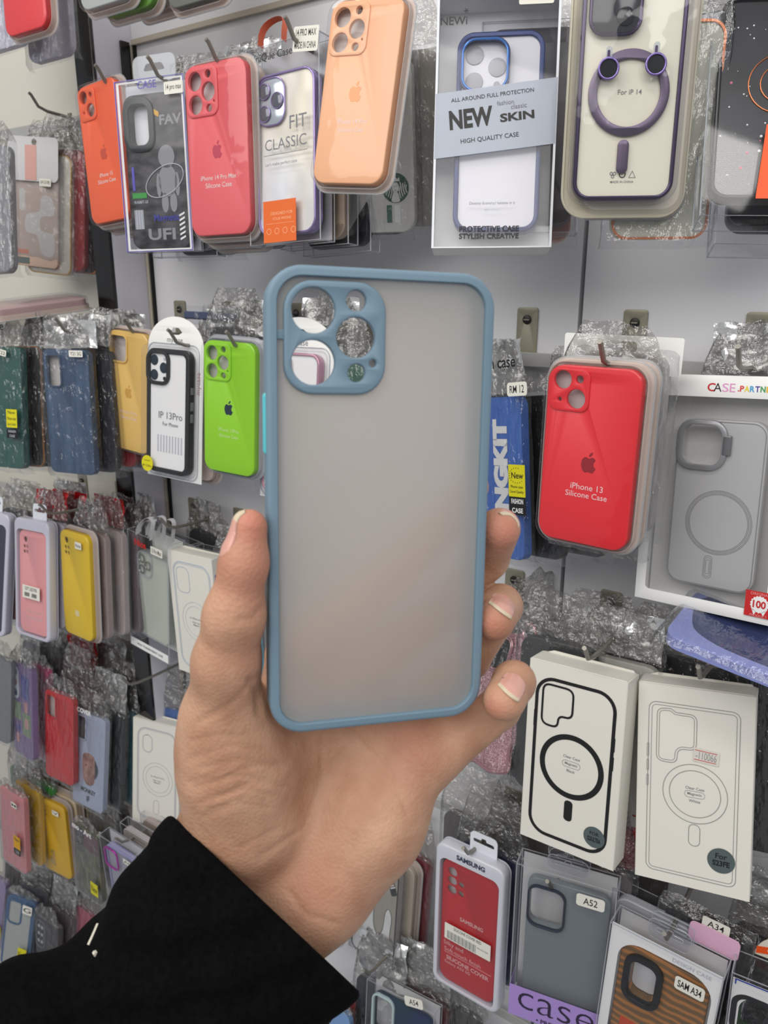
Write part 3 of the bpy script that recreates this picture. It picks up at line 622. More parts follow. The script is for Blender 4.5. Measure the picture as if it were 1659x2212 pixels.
m.ring(circ(rcu, -H/2+.0175, .0024, 20), .0006, -.0018, -.0016, INK); m.ring([(rcu+.0045, -H/2+.0152), (rcu+.0095, -H/2+.0152), (rcu+.007, -H/2+.0200)], .0005, -.0018, -.0016, GREY)
for k in range(3):
    a = k*2.094+.5; m.ring(circ(rcu-.0068+.0013*math.cos(a), -H/2+.0175+.0013*math.sin(a), .0012, 8), .0004, -.0018, -.0016, GREY)
m.build('recycling_marks', c)
mg = .0085; fl = rrect(W+2*mg, H+2*mg, .017, .003, -.002, 8)
m = MB(); m.prism(fl, -.0146, -.0136, film('cream_flange', (238, 232, 216), .55, .9, .15, None, (226, 220, 202))); m.loop_tube(fl, -.0138, .0011, film('cream_lip', (240, 236, 222), .5, 1.2, .1, None, (230, 226, 210)), 6); m.build('blister_tray', t)
m = MB(); m.prism(rrect(W+.006, H+.006, .0145, n=8), -.013, .0032, CLEARB, .003, 3, back=False); m.build('clear_cover', t)
for (u, v, rz) in ((-.0165, .0105, .1), (.0155, .0125, -.1)):
    m = MB(); m.ring(circ(u, v, .0074, 30), .0016, .0042, .0062, M('lilac_ring_metal', (120, 104, 160), .25, .7), .0005); o = m.build('lens_cover', t)
    MB().prism(circ(u, v, .0059, 26), .0042, .0052, M('lens_cover_glass', (36, 38, 42), .12)).build('lens_glass', o)
    m = MB(); m.prism(rrect(.0042, .0115, .0020, u, v+.0085), .0040, .0043, EDGE); m.prism(rrect(.0018, .006, .0008, u-.0004, v+.0088), .0044, .0048, DPU); m.build('peel_tab', o)
# black copper-ringed case at the frame edge
loc, rot, W, H = pose('darkR')
t = thing('boxed_phone_case', loc, rot, 'black speckled case with copper rings and orange strip in clear box', 'phone case', 'boxed phone cases')
clear_box(t, W, H, .026)
c = frame_case(t, W*.88, H*.86, M('black_gloss_frame', (22, 22, 26), .25), noisy('speckled_black', (26, 27, 30), (44, 45, 50), 20, .3, coat=.5), -.004, .012, .003, .012, .001, .002)
COP = M('copper_line', (190, 112, 70), .25, .8)
m = MB()
for r in (.014, .022): m.loop_tube(circ(.006, .012, r, 48), -.0056, .0005, COP, 5)
m.build('copper_rings', c)
m = MB(); rr = random.Random(4)
for k in range(46):
    u, v = rr.uniform(-W*.38, W*.38), rr.uniform(-H*.36, H*.36); m.prism(circ(u, v, rr.choice([.0003, .0004, .0006, .001]), 8), -.0061, -.0058, WHITE if k % 4 else M('pink_speck', (206, 110, 128), .5))
m.build('paint_specks', c)
m = MB(); m.prism([(-W*.09, -H/2+.012), (W/2-.001, -H/2+.012), (W/2-.001, -H/2+.066), (-W*.04, -H/2+.066)], .0006, .0009, M('vivid_orange', (236, 86, 28), .4)); o = m.build('orange_strip', t)
tfit(MB(), 'DESIGN CASE', W*.25, -H/2+.04, .0011, .03, M('soft_orange', (246, 150, 100), .5), .01).build('lettering', o)
loc, rot, W, H = pose('darkR', .004, .034, -.018)
t = thing('boxed_phone_case', loc, rot, 'clear box with bold black bottom lettering, behind the copper-ringed case', 'phone case', 'boxed phone cases')
clear_box(t, W, H, .026)
frame_case(t, W*.8, H*.84, M('dark_navy_frame', (30, 34, 52), .3), M('dark_case_back', (50, 50, 58), .3), -.004, .012, .003, .012)
lettering(t, [('PROTECTIVE CASE', .004, -H/2+.017, .056, INK, .03), ('STYLISH CREATIVE', .004, -H/2+.011, .056, INK, .03)], .0008)
# ------------------------------------------------------------ second row of the main wall
silicone('gold', 'mustard yellow silicone case in clear pack beside the black-framed case', (228, 188, 104), 'window', [('iPhone 13 Pro', .44), ('Silicone Case', .40)], (214, 164, 76), ty=-.17)
def mycase(k, label, fmat, ribbon_text, kind):
    loc, rot, W, H = pose(k)
    t = thing('carded_phone_case', loc, rot, label, 'phone case', 'cases on arched white cards')
    l = [(-W*.64, -H/2-.008), (W*.66, -H/2-.008)] + [(W*.66, H/2+.002)] + [(W*.01+W*.65*math.cos(a), H/2+.002+.036*math.sin(a)) for a in [math.pi*k/20 for k in range(1, 20)]] + [(-W*.64, H/2+.002)]
    sl = rpoly([(-.012, H/2+.019), (-.004, H/2+.019), (-.004, H/2+.017), (.006, H/2+.017), (.012, H/2+.020), (.006, H/2+.025), (-.004, H/2+.025), (-.004, H/2+.022), (-.012, H/2+.022)], .001)
    m = MB(); m.prism([l, sl], -.0125, -.0115, CARD, .0002); cd = m.build('arched_card', t)
    MB().tfit('mycase', 0, H/2+.009, -.0113, .026, GREY, .002).build('lettering', cd)
    MB().tfit('mycase', W*.58, H*.25, -.0113, .026, M('dull_red_print', (170, 96, 96), .5), .002, rot=math.pi/2).build('lettering', cd)
    m = MB(); m.prism(rrect(W*1.16, H+.008, .010, -.002, 0), -.0113, .0026, CLEARB, .0028, 3, back=False); m.loop_tube(rrect(W*1.2, H+.012, .011, -.002, 0), -.0108, .0007, EDGE, 6); m.build('clear_cover', t)
    c = frame_case(t, W, H, fmat, CARD, 0, .010, .0058 if kind == 'dark' else .003, .0125)
    return t, c, W, H
t, c, W, H = mycase('ip13', 'black-framed case on arched white card with round yellow sticker', M('matt_black_rubber', (24, 26, 28), .45), '', 'dark')
iu, iv = -W/2+.0195, H/2-.0225
isl = rrect(.039, .041, .012, iu, iv)
m = MB(); m.prism([isl, inset(isl, .0042)], -.003, .0012, MC['matt_black_rubber'], .0008); m.build('camera_rim', c)
m = MB()
for (a, b) in ((-.0075, .0085), (-.0075, -.009), (.0085, .0)):
    m.prism(circ(iu+a, iv+b, .0064), -.0019, -.0012, M('dark_teal_lens', (30, 44, 56), .25), .0003)
m.prism(circ(iu+.010, iv-.0125, .0022), -.0019, -.0012, INK); m.prism(circ(iu+.010, iv+.0105, .0018), -.0019, -.0012, LGREY); m.build('printed_lenses', c)
lettering(c, [('IP 13Pro', .004, -.004, .040, GREY, .002), ('For Phone', .004, -.0145, .026, GREY, .002), ('mycase', .004, -H/2+.0029, .014, LGREY, .004)], -.0016)
m = MB()
for k in range(9): m.box(-W*.25+k*.005, -W*.25+.002+k*.005, -H*.33, -H*.19, -.0019, -.0017, LGREY)
m.build('printed_ridges', c)
m = MB(); m.prism(circ(-W*.42, -H/2+.009, .0098, 32), .003, .0034, YEL); o = m.build('round_sticker', t)
m = MB(); m.tfit('FOR PHONE', -W*.42, -H/2+.0125, .0036, .010, INK, .003); m.tfit('IP 13 Pro', -W*.42, -H/2+.006, .0036, .015, INK, .006); m.build('lettering', o)
m = MB()
for (v, h) in ((.028, .008), (.010, .010), (-.004, .010)): m.prism(rrect(.0014, h, .0006, W/2+.0004, v), -.007, -.003, M('grey_button', (120, 124, 124), .4))
m.build('side_buttons', c)
silicone('lime', 'lime green silicone case in clear pack with dark emblem', (142, 208, 22), 'pro', [('iPhone 13Pro', .40), ('Silicone Case', .38)], (26, 46, 62), tray=TRAYC, embu=.0, es=.0125, ink=M('pale_green_print', (206, 232, 150), .5), ty=-.165)
t, c, W, H = mycase('mycase2', 'pink-rimmed case on arched white card, seen through the camera holes', M('rose_metal', (196, 150, 168), .25, .5), '', 'rose')
isl = rrect(.036, .036, .010, -W/2+.0195, H/2-.021); m = MB(); m.loop_tube(isl, .0006, .001, MC['rose_metal']); m.build('camera_rim', c)
# the red one
silicone('red13', 'bright red silicone case in clear pack beside the white-framed grey case', (226, 34, 44), 'duo', [('iPhone 13', .36), ('Silicone Case', .46)], (150, 24, 36), embu=.02, ev=-.03, tray=TRAY, ink=M('pale_pink_print', (246, 200, 200), .5), ty=-.165)
# blue lettered case in a bag
t, c = bagged('kit', 'blue case with big white vertical lettering in silver-topped bag', (54, 104, 190), 'none', .052, 5, header=FOIL, D=.010, R=.010)
W, H = POSE['kit'][6:]
MB().tfit('LUNGKIT', .004, -.004, .0006, .122, WHITE, .07, h=.021, rot=math.pi/2).build('lettering', c)
lettering(t, [('n case', .018, H/2+.030, .036, INK, .02), ('for outlets', .014, H/2+.019, .026, GREY, .004)], .007)
o = sticker(t, W*.54, -.000, .0225, .030, [''], mat=YEL, e=.009, r=.0006, name='new_label'); m = MB(); m.tfit('New', .001, .005, .0003, .016, INK, .012); m.tfit('Phone case', .000, -.0055, .0003, .0165, INK, .003); m.tfit('Good Quality', .000, -.0105, .0003, .0185, INK, .003)
for k in range(14): m.prism(circ(.010*math.cos(k*.32+1.3), .005+.007*math.sin(k*.32+1.3), .0005, 6), .0002, .0003, INK)
m.build('lettering', o)
o = sticker(t, W*.54, -.0235, .0225, .017, [('FASHION', .72), ('CASE', .66)], mat=INK, ink=WHITE, e=.009, r=.0006, name='black_label', bold=.02)
sticker(t, W*.62, H/2+.006, .0265, .0125, [('RM 12', .72)], e=.0105, r=.003)
t2, c2 = bagged('kit', 'black slim case in clear bag just behind the blue lettered case', (18, 18, 20), 'none', .02, 8, D=.010, R=.010, dx=.030, dy=.016, dz=.002)
# grey case in the white framed carton
loc, rot, W, H = pose('partner', .006); W = .116
t = thing('boxed_phone_case', loc, rot, 'white window carton with rainbow lettering holding a grey ring case', 'phone case', 'boxed phone cases')
fr = [(-W/2, -H/2), (W/2, -H/2), (W/2, H/2), (-W/2, H/2)]; win = rpoly([(-W/2+.0085, -H/2+.010), (W/2-.0085, -H/2+.010), (W/2-.0085, H/2-.017), (-W/2+.0085, H/2-.017)], .004)
m = MB(); m.prism([fr, win], -.0008, 0, CARD, .0002); m.box(-W/2, W/2, -H/2, H/2, -.0286, -.028, M('grey_box_inside', (220, 220, 216), .6))
for s in (-1, 1): m.box(s*W/2-(.0006 if s > 0 else 0), s*W/2+(.0006 if s < 0 else 0), -H/2, H/2, -.028, -.0008, CARD)
m.box(-W/2, W/2, H/2-.0006, H/2, -.028, -.0008, CARD); m.box(-W/2, W/2, -H/2, -H/2+.0006, -.028, -.0008, CARD); m.build('white_carton', t)
MB().prism(win, -.0018, -.0012, CLEARB).build('clear_window', t)
GC = M('grey_frosted_case', (190, 190, 186), .4); GCD = M('grey_case_line', (140, 140, 136), .4)
cw, ch = .0715, H*.72; cu0, cv0 = .0005, -.008
out = rrect(cw, ch, .012, cu0, cv0, 8); iu, iv = cu0-cw/2+.021, cv0+ch/2-.021; win2 = rrect(.034, .034, .010, iu, iv)
m = MB(); m.prism([out, win2], -.016, -.007, GC, .0014, 3); c = m.build('phone_case', t)
m = MB(); m.prism([inset(win2, -.0035), inset(win2, .0006)], -.009, -.0035, M('grey_metal_rim', (168, 168, 168), .3, .5), .001); r_ = m.build('camera_stand', c)
m = MB(); m.prism(rrect(.0065, .016, .0012, iu+.0205, iv+.001), -.007, -.003, M('grey_metal_tab', (130, 130, 130), .3, .6), .0008); m.build('stand_clip', r_)
m = MB()
for r in (.0300, .0290, .0278, .0268): m.loop_tube(circ(cu0+.004, cv0-.014, r-.0035, 64), -.0069, .00025, GCD, 5)
for q in ((.0068, .019, .003), (.0048, .016, .0022), (.0028, .012, .0012)): m.loop_tube(rrect(q[0], q[1], q[2], cu0-.001, cv0-.052), -.0069, .00022, GCD, 5)
m.loop_tube(inset(out, .0016), -.0067, .0003, GCD, 5); m.build('ring_ridges', c)
MB().box(-W/2+.002, W/2-.002, -H/2+.002, H/2-.002, -.0265, -.026, M('window_inside_grey', (232, 231, 224), .6)).build('backing_card', t)
m = MB()
for tx, u, w, col, bo in (('C', -.0095, .0062, (196, 40, 48), .02), ('A', -.0046, .0062, (40, 36, 40), .0), ('S', .0014, .005, (222, 150, 200), 0), ('E', .0068, .0042, (222, 150, 200), 0), ('.P', .0132, .0046, (210, 70, 60), .03), ('A', .0176, .0038, (226, 206, 50), .03), ('R', .0216, .0036, (70, 160, 210), .03), ('T', .0254, .0034, (90, 80, 160), .03), ('N', .0294, .0036, (60, 150, 80), .03), ('E', .0334, .0032, (230, 180, 60), .03), ('R', .0372, .0036, (60, 140, 200), .03)):
    tfit(m, tx, u+.001, H/2-.0092-(.0004 if u > .01 else 0), .0002, w, M('ink_%d_%d_%d' % col, col, .5), bo, h=.0066 if u < .01 else .0046)
m.build('lettering', t)
o = sticker(t, W*.39, -H/2+.016, .022, .021, [''], mat=REDP, e=.0012, r=.0004, name='red_seal'); m = MB(); m.prism([(.0072*(1 if k % 2 else .88)*math.cos(k*math.pi/18), .0072*(1 if k % 2 else .88)*math.sin(k*math.pi/18)) for k in range(36)], .0001, .0003, WHITE)
m.prism([(-.006, -.003), (-.0035, -.009), (-.002, -.006)], .0001, .0003, WHITE); m.prism([(.006, -.003), (.0035, -.009), (.002, -.006)], .0001, .0003, WHITE)
m.tfit('100', 0, .0002, .0005, .0098, REDP, .03, h=.0062); m.tfit('ORIGINAL', 0, .0085, .0004, .0145, M('pink_ink', (236, 150, 150), .5), .004); m.tfit('PRODUCT', 0, -.0092, .0004, .013, MC['pink_ink'], .004); m.build('lettering', o)
# flat pack lying on the hooks
p0, p1 = at(360, 692, .66), at(600, 708, .66)
t = thing('boxed_phone_case', ((p0.x+p1.x)/2+.01, .685, (p0.z+p1.z)/2+.006), (math.radians(-4), math.radians(1), 0), 'flat clear box with dark blue star-studded case lying across the hooks', 'phone case')
L = (p1-p0).length+.03
m = MB(); m.prism([(-L/2, -.011), (L/2, -.011), (L/2, .011), (-L/2, .011)], -.075, 0, CLEARB, .002, 2); m.build('clear_box', t)
m = MB(); m.box(-L/2+.006, L/2-.004, -.005, .0045, -.07, -.002, M('dusty_blue_case', (70, 82, 112), .35), .002); c = m.build('phone_case', t)
m = MB()
for k in range(6):
    u = -L/2+.030+k*.030
    for a in (0, 1.571, .785, 2.356): m.tube([(u-.0045*math.cos(a), .0002-.0045*math.sin(a), -.0015), (u+.0045*math.cos(a), .0002+.0045*math.sin(a), -.0015)], .0005, M('silver_star', (190, 196, 208), .25, .6), 4)
m.build('star_studs', c)
# ------------------------------------------------------------ white cardboard boxes
def line(m, loop, e, r, mat): m.ring(inset(loop, -r/2), r, e-.0001, e+.00015, mat)
def carton(k, label, D=.022, ink=None, wln=.0012, group='white cardboard case boxes'):
    loc, rot, W, H = pose(k)
    t = thing('cardboard_case_box', loc, rot, label, 'box', group)
    m = MB(); m.box(-W/2, W/2, -H/2, H/2, -D, 0, CARDW, .0007); m.build('carton', t)
    m = MB(); m.prism([(-W/2+.004, H/2-.0002), (W/2-.003, H/2-.0002), (W/2-.005, H/2+.0022), (-W/2+.012, H/2+.003)], -D+.0006, -D+.0012, CARDW); m.box(-W/2+.002, W/2-.002, H/2-.0001, H/2+.0005, -D+.001, -.002, CARDW); m.build('top_flap', t)
    return t, W, H
BLN = M('blue_grey_line', (176, 186, 200), .5)
for k, lab, cu in (('white3', 'white cardboard box with thin blue outline between the clear box and the thumb', 0), ('white4', 'white cardboard box with grey outline above the black sleeve cuff', 1)):
    t, W, H = carton(k, lab)
    q = BLN if k == 'white3' else M('grey_outline', (168, 172, 178), .5)
    m = MB(); o_ = rrect(W*.82, H*.86, .016, .002, 0, 8); line(m, o_, .0002, .0014, q); line(m, inset(o_, .0022), .0002, .0005, q)
    w_ = rrect(.026 if k == 'white3' else .018, .037 if k == 'white3' else .030, .009, -W*.41+.021, H*.43-.026); line(m, w_, .0002, .0010, q)
    rv = -.006; line(m, circ(.004, rv, .0285, 56), .0002, .0005, q); line(m, circ(.004, rv, .0225, 56), .0002, .0004, q); line(m, rrect(.010, .024, .0045, .002, -.055), .0002, .0005, q); m.build('printed_outline', t)
    m = MB(); m.tfit('For iPhone 15 Pro', .004, rv+.004, .0003, .026, GREY, .004); m.tfit('Clear Case', .003, rv-.002, .0003, .015, GREY, .004); m.tfit('Magnetic', .003, rv-.006, .0003, .012, GREY, .004); m.build('lettering', t)
    if k == 'white3': MB().box(W/2, W/2+.0003, H/2-.030, H/2-.022, -.018, -.004, M('violet_print', (110, 80, 180), .5)).build('violet_mark', t)
# the two large boxes
t, W, H = carton('s23u', 'white cardboard box with bold black phone outline beside the fingertips', .028)
out = rrect(W*.80, H*.86, .017, .000, -.002, 8)
m = MB(); line(m, out, .0002, .0032, INK)
for (u, v, h) in ((-W*.40-.0012, .034, .016), (W*.40+.0014, .030, .013), (W*.40+.0014, .012, .013)): m.box(u-.0008, u+.0008, v-h/2, v+h/2, .0001, .0003, INK)
L_, T_ = -W*.40+.006, H*.43-.0075
isl = rpoly([(L_, T_), (L_+.030, T_), (L_+.030, T_-.028), (L_+.0165, T_-.028), (L_+.0165, T_-.040), (L_, T_-.040)], .0075)
line(m, isl, .0002, .0020, INK)
m.ring(circ(.0005, -.004, .0315, 64), .0052, .0001, .0003, INK); m.prism(rrect(.0082, .0205, .0035, .0005, -.0480), .0001, .0003, INK); m.build('printed_outline', t)
m = MB(); tfit(m, 'Clear Case', .0005, .0055, .0003, .0165, GREY, .004); line(m, rrect(.0175, .0062, .003, .0005, -.0015), .0002, .0002, GREY); tfit(m, 'Magnetic', .0005, -.0015, .0003, .0125, GREY, .004); tfit(m, 'Black', .0005, -.008, .0003, .008, GREY, .004); m.build('lettering', t)
SLV = M('grey_holo_sticker', (104, 116, 116), .3, .5)
def round_sticker(par, u, v, r, l1, l2):
    o = MB().prism(circ(u, v, r, 36), .0003, .0005, SLV).build('round_sticker', par)
    m = MB(); m.tfit(l1, u, v+r*.36, .0006, r*.85, INK, .02); m.tfit(l2, u, v-r*.22, .0006, r*1.25, INK, .04, h=r*.46); m.build('lettering', o)
round_sticker(t, W*.29, -H*.355, .0102, 'FOR', 'S23ULTRA')
t, W, H = carton('s23fe', 'white cardboard box with thin double phone outline beside the bold black one', .028)
out = rrect(W*.78, H*.86, .0065, -.001, -.003, 6)
m = MB(); G2 = M('thin_grey_line', (140, 140, 140), .5)
line(m, out, .0002, .0005, G2); line(m, inset(out, .0026), .0002, .0004, G2)
L_, T_ = -W*.39+.006, H*.43-.0085
isl = rpoly([(L_, T_), (L_+.012, T_+.001), (L_+.015, T_-.002), (L_+.033, T_-.002), (L_+.033, T_-.034), (L_+.0175, T_-.034), (L_+.0175, T_-.048), (L_, T_-.048)], .0065)
line(m, isl, .0002, .0005, G2); line(m, inset(isl, .0020), .0002, .0004, G2)
line(m, circ(.0015, -.0035, .0265, 60), .0002, .0005, G2); line(m, circ(.0015, -.0035, .0210, 60), .0002, .0005, G2); line(m, rrect(.0092, .0195, .0042, .002, -.041), .0002, .0005, G2)
for (v, h) in ((.030, .012), (.016, .010), (.002, .010)): line(m, rrect(.0016, h, .0006, -W*.39-.0012, v), .0002, .0003, G2)
m.build('printed_outline', t)
m = MB(); tfit(m, 'Clear Case', .0015, .0015, .0003, .0155, GREY, .004); line(m, rrect(.0165, .0058, .0028, .0015, -.0040), .0002, .0002, GREY); tfit(m, 'Magnetic', .0015, -.0040, .0003, .012, GREY, .004); tfit(m, 'White', .0015, -.010, .0003, .0095, GREY, .004); m.build('lettering', t)
o = sticker(t, .010, .032, .021, .0125, [('-110066', .8)], mat=M('label_paper', (214, 210, 202), .5), ink=M('faded_print', (150, 150, 150), .5), e=.0007, r=.0006, rot=math.radians(-4))
m = MB(); m.box(-.0095, .0085, .0040, .0045, .0002, .0003, REDP); m.box(-.0095, .0085, -.0045, -.0040, .0002, .0003, REDP); m.build('red_rules', o)
round_sticker(t, W*.255, -H*.375+.009, .0112, 'For', 'S23FE')
# ------------------------------------------------------------ third row: tabbed packs, yellow, clear box
def tabbed(k, label, color, kind, shell, texts=None, D=.015, tabu=0.0, brand=None, inner=.88, tray=None, group='tabbed retail packs', bcode=None):
    loc, rot, W, H = pose(k)
    t = thing('tabbed_case_pack', loc, rot, label, 'phone case', group)
    R = W*.13; out = rrect(W, H, R, n=8); cw, ch = W*.82, H*.865; inn = rrect(cw+.003, ch+.003, W*.10, 0, -.006, 8)
    m = MB(); m.prism([out, inn], -D, 0, shell, .003, 3); m.build('plastic_frame', t)
    m = MB(); m.prism(out, -D-.0010, -D-.0002, shell); m.build('back_shell', t)
    hang_tab(t, W, H, .034, .023, M('white_tab', (226, 230, 238), .35), -D+.002, True, tabu)
    bd = thing('phone_case', (0, 0, -.006), (0, 0, 0), None, None); bd.parent = t
    c = phone_case(t, cw, ch, M('soft_'+k, color, .45), kind, D=.008, e=-.004); c.location = (0, 0, -.006); bpy.data.objects.remove(bd)
    for ch_ in t.children:
        if ch_.name.startswith('backing_sheet'): ch_.location = (0, -.001, -.006)
    MB().prism(rrect(cw+.004, ch+.004, W*.10, 0, -.006, 8), -.0022, -.0016, CLEARB).build('clear_window', t)
    return t, c, W, H
SHW = M('white_frame_plastic', (206, 208, 218), .3, coat=.5); SHL = M('lavender_frame_plastic', (196, 196, 212), .3, coat=.5)
t, c, W, H = tabbed('pinktab', 'pink case in white tabbed pack with barcode label', (252, 170, 168), 'quad', SHL, tabu=.004)
o = sticker(t, 0, -.020, W*.50, .020, [('SOFT CASE PINK', .7), ''], e=.0006, r=.0004, name='barcode_label'); m = MB()
for j in (0, 1):
    for k in range(7): m.box(-.016+j*.018+k*.0018, -.016+j*.018+k*.0018+.001, -.007, -.001, .0001, .0003, INK)
m.build('barcode', o)
lettering(c, [('Silky and soft-touch', 0, -H*.25, .036, TXTW, .004), ('SILICONE COVER', 0, -H*.30, .044, TXTW, .01)], -.0037)
t, c, W, H = tabbed('lav3', 'dark blue case in white tabbed pack beside the pink tabbed one', (52, 58, 78), 'quad', SHL)
t, c, W, H = tabbed('samsung', 'red case in white tabbed pack hanging below the bold-outlined box', (196, 26, 32), 'tri', SHW, tabu=.010)
NVY = M('navy_print', (46, 58, 84), .5)
lettering(t, [('SAMSUNG', .002, H/2-.0085, .036, NVY, .04)], .0004)
lettering(c, [('SAMSUNG', .004, .010, .030, M('pale_red_print', (238, 176, 172), .5), .03), ('Silky and', -.018, -.031, .026, MC['pale_red_print'], .004), ('Soft-touch finish', -.006, -.0385, .048, MC['pale_red_print'], .004), ('SILICONE COVER', .001, -.049, .056, MC['pale_red_print'], .03), ('Galaxy A53 5G', -.012, -.056, .034, MC['pale_red_print'], .004)], -.0037)
MB().box(-.030, .032, -.0432, -.0428, -.0040, -.0037, MC['pale_red_print']).build('printed_rule', c)
o = sticker(t, .002, -.016, W*.68, .0205, [('SILICONE COVER RED', .6), '', ''], e=.0006, r=.0010, name='barcode_label'); m = MB()
for k in range(24): m.box(-.026+k*.0016, -.026+k*.0016+(.0006 if k % 3 else .001), -.0090, .0010, .0001, .0003, GREY)
m.tfit('SM-A536 RED', .020, -.001, .0003, .014, GREY, .004); m.build('barcode', o)
t, c, W, H = tabbed('green54', 'dark green case in white tabbed pack peeking out under the wrist', (16, 74, 48), 'tri', SHW)
def sil_quad(k, label, color, mark=None, tray=None, sticker_t=None, kind='quad'):
    t, c = silicone(k, label, color, kind, [], None, tray=tray)
    loc, rot, W, H = pose(k)
    if sticker_t: sticker(t, W*.22, H*.40, .016, .010, [sticker_t], e=.004)
    return t, c, W, H
t, c, W, H = sil_quad('yellow3', 'yellow case on cream tray with small square emblem beside the pink tabbed pack', (226, 190, 30), sticker_t='Note')
MB().prism(rrect(.010, .009, .0022, 0, -H*.27), .0001, .0003, M('pale_emblem', (226, 214, 160), .5)).build('square_emblem', c)
loc, rot, W, H = pose('clear3')
t = thing('boxed_phone_case', loc, rot, 'transparent case in clear box with red lettering and white ribbons on top', 'phone case', 'boxed phone cases')
clear_box(t, W, H, .030)
c = frame_case(t, W*.80, H*.74, film('clear_rubber', (240, 244, 240), .25, 1.4, .1), film('greenish_clear_back', (240, 244, 236), .55, 1.0, .1, None, (226, 232, 220)), -.006, .012, .003, .012, .002, -.004)
m = MB(); iu, iv = -W*.40+.021, H*.37-.024
for (a, b) in ((-.007, .008), (-.007, -.009), (.007, 0)): m.loop_tube(circ(iu+a, iv+b, .006, 20), -.0056, .0010, M('clear_lens_ring', (140, 140, 138), .15, .5), 6)
m.loop_tube(rrect(.030, .036, .009, iu, iv), -.0058, .0009, EDGE, 6); m.build('camera_ring', c)
MB().box(-W/2+.002, W/2-.002, -H/2+.002, H/2-.002, -.029, -.0285, M('grey_back_card', (214, 216, 208), .6)).build('backing_card', t)
lettering(t, [('Nice', -W*.17, H/2-.014, .026, REDP, .03)], .0008)
sticker(t, W*.24, H/2-.016, .026, .012, ['15 Pro Max'], e=.001)
m = MB(); m.box(-W/2+.001, W/2-.001, -H/2+.001, -H/2+.014, .0008, .0010, CARD); o = m.build('white_strip', t); tfit(MB(), 'HIGH TRANSPARENT CASE', .002, -H/2+.0075, .0012, .060, NVY, .01).build('lettering', o)
RB = M('white_ribbon', (228, 228, 230), .45)
for (u, w, h, e) in ((-.004, .030, .026, -.004), (.010, .034, .030, -.012), (.024, .030, .028, -.018), (-.012, .022, .018, -.010)): ribbon(t, u, H/2, h, w, RB, e, .009)
# glitter case, plain blue case lying on the hooks
loc, rot, W, H = pose('glitter')
t = thing('bagged_phone_case', loc, rot, 'pink glitter case with wavy rim behind the little finger', 'phone case', 'bagged phone cases')
wav = []
for i, (u, v) in enumerate(rrect(W, H, .014, n=10)): wav.append((u, v))
dense = []
for i in range(len(wav)):
    a, b = Vector(wav[i]), Vector(wav[(i+1) % len(wav)]); n = max(1, int((b-a).length/.004))
    for k in range(n): dense.append(a.lerp(b, k/n))
wl = []
for p in dense:
    q = .0022*math.sin(p.y*2*math.pi/.038)+.0016*math.sin(p.x*2*math.pi/.036)
    d = Vector((p.x/W, p.y/H)); s_ = q
    wl.append((p.x*(1+s_/(W/2)), p.y*(1+s_/(H/2))))
PKG = noisy('pink_glitter', (158, 112, 122), (226, 178, 184), 900, .28, .35, lo=.45, hi=.62, bump=(900, .6, .0008, 1), detail=1)
PKR = M('rose_gloss_rim', (184, 132, 140), .16, .35, coat=.6)
m = MB(); isl = rrect(.032, .040, .010, -W/2+.0215, H/2-.026); m.prism([inset(wl, .003), isl], -.006, -.002, PKG, .0005); c = m.build('phone_case', t)
m = MB()
for k in range(4): m.loop_tube(inset(wl, .0012*k), -.0005-.0018*abs(k-1.5), .0011, PKR, 6)
m.loop_tube(isl, -.0005, .0013, PKR, 6); m.loop_tube(inset(isl, .0025), -.001, .0011, PKR, 6); m.build('wavy_rim', c)
m = MB(); m.prism(inset(isl, .001), -.0062, -.0055, M('dark_under', (24, 24, 26), .3)); m.build('camera_opening', c)
m = MB()
for k in range(9):
    a = k*.62; m.tube([(W*.30+.009*math.cos(a+q*.8), H/2+.004+.010*math.sin(a+q*.8), .001+.002*math.sin(k+q)) for q in range(3)], .0018, PKR, 6)
m.build('wrist_loop', t)
bag(t, W, H, .010, .03, 21, .6)
bagged('glitter', 'dark navy case just behind the pink glitter case', (28, 32, 50), 'none', .02, 22, dx=.018, dy=.022, dz=-.014, R=.010, D=.012)
pa = at(1447, 1398, .600)
t = thing('bagged_phone_case', (pa.x+.072, .640, pa.z+.006), (math.radians(-78), math.radians(7), math.radians(-4)), 'periwinkle blue bagged case lying tilted above the thin-outlined white box', 'phone case', 'bagged phone cases')
W, H = .155, .080
c = phone_case(t, W, H, M('periwinkle', (146, 156, 218), .35), 'none', D=.011, R=.014)
m = MB(); m.prism(smooth_loop([(-.066, .030), (-.064, -.012), (-.044, -.027), (-.01, -.031), (.03, -.029), (.055, -.02), (.062, .02), (.0, .035)], 4), .0001, .0003, M('deep_blue_print', (48, 62, 112), .4)); m.build('printed_patch', c)
bag(t, W, H, .011, .03, 24, .7)
# ------------------------------------------------------------ lower right packs
loc, rot, W, H = pose('a52')
t = thing('boxed_phone_case', loc, rot, 'smoky grey case in clear box with purple bottom band', 'phone case', 'boxed phone cases')
clear_box(t, W, H, .024)
SMK = M('smoky_grey', (118, 126, 130), .38); NRM = M('dark_navy_rim', (34, 42, 58), .35)
cw, ch = W*.84, H*.88; win = rrect(.034, .046, .009, -cw/2+.023, ch/2-.036)
m = MB(); m.prism([rrect(cw, ch, .010, .003, -.004), win], -.014, -.006, SMK, .0014, 3); c = m.build('phone_case', t)
m = MB(); m.prism([inset(win, -.0022), win], -.007, -.003, NRM, .0008); m.build('camera_rim', c)
MB().box(-W/2+.002, W/2-.002, -H/2+.002, H/2-.002, -.023, -.0225, M('pale_back_card', (196, 196, 196), .6)).build('backing_card', t)
sticker(t, W*.26, H*.40, .027, .014, [('A52', .5)], e=.0012, r=.003)
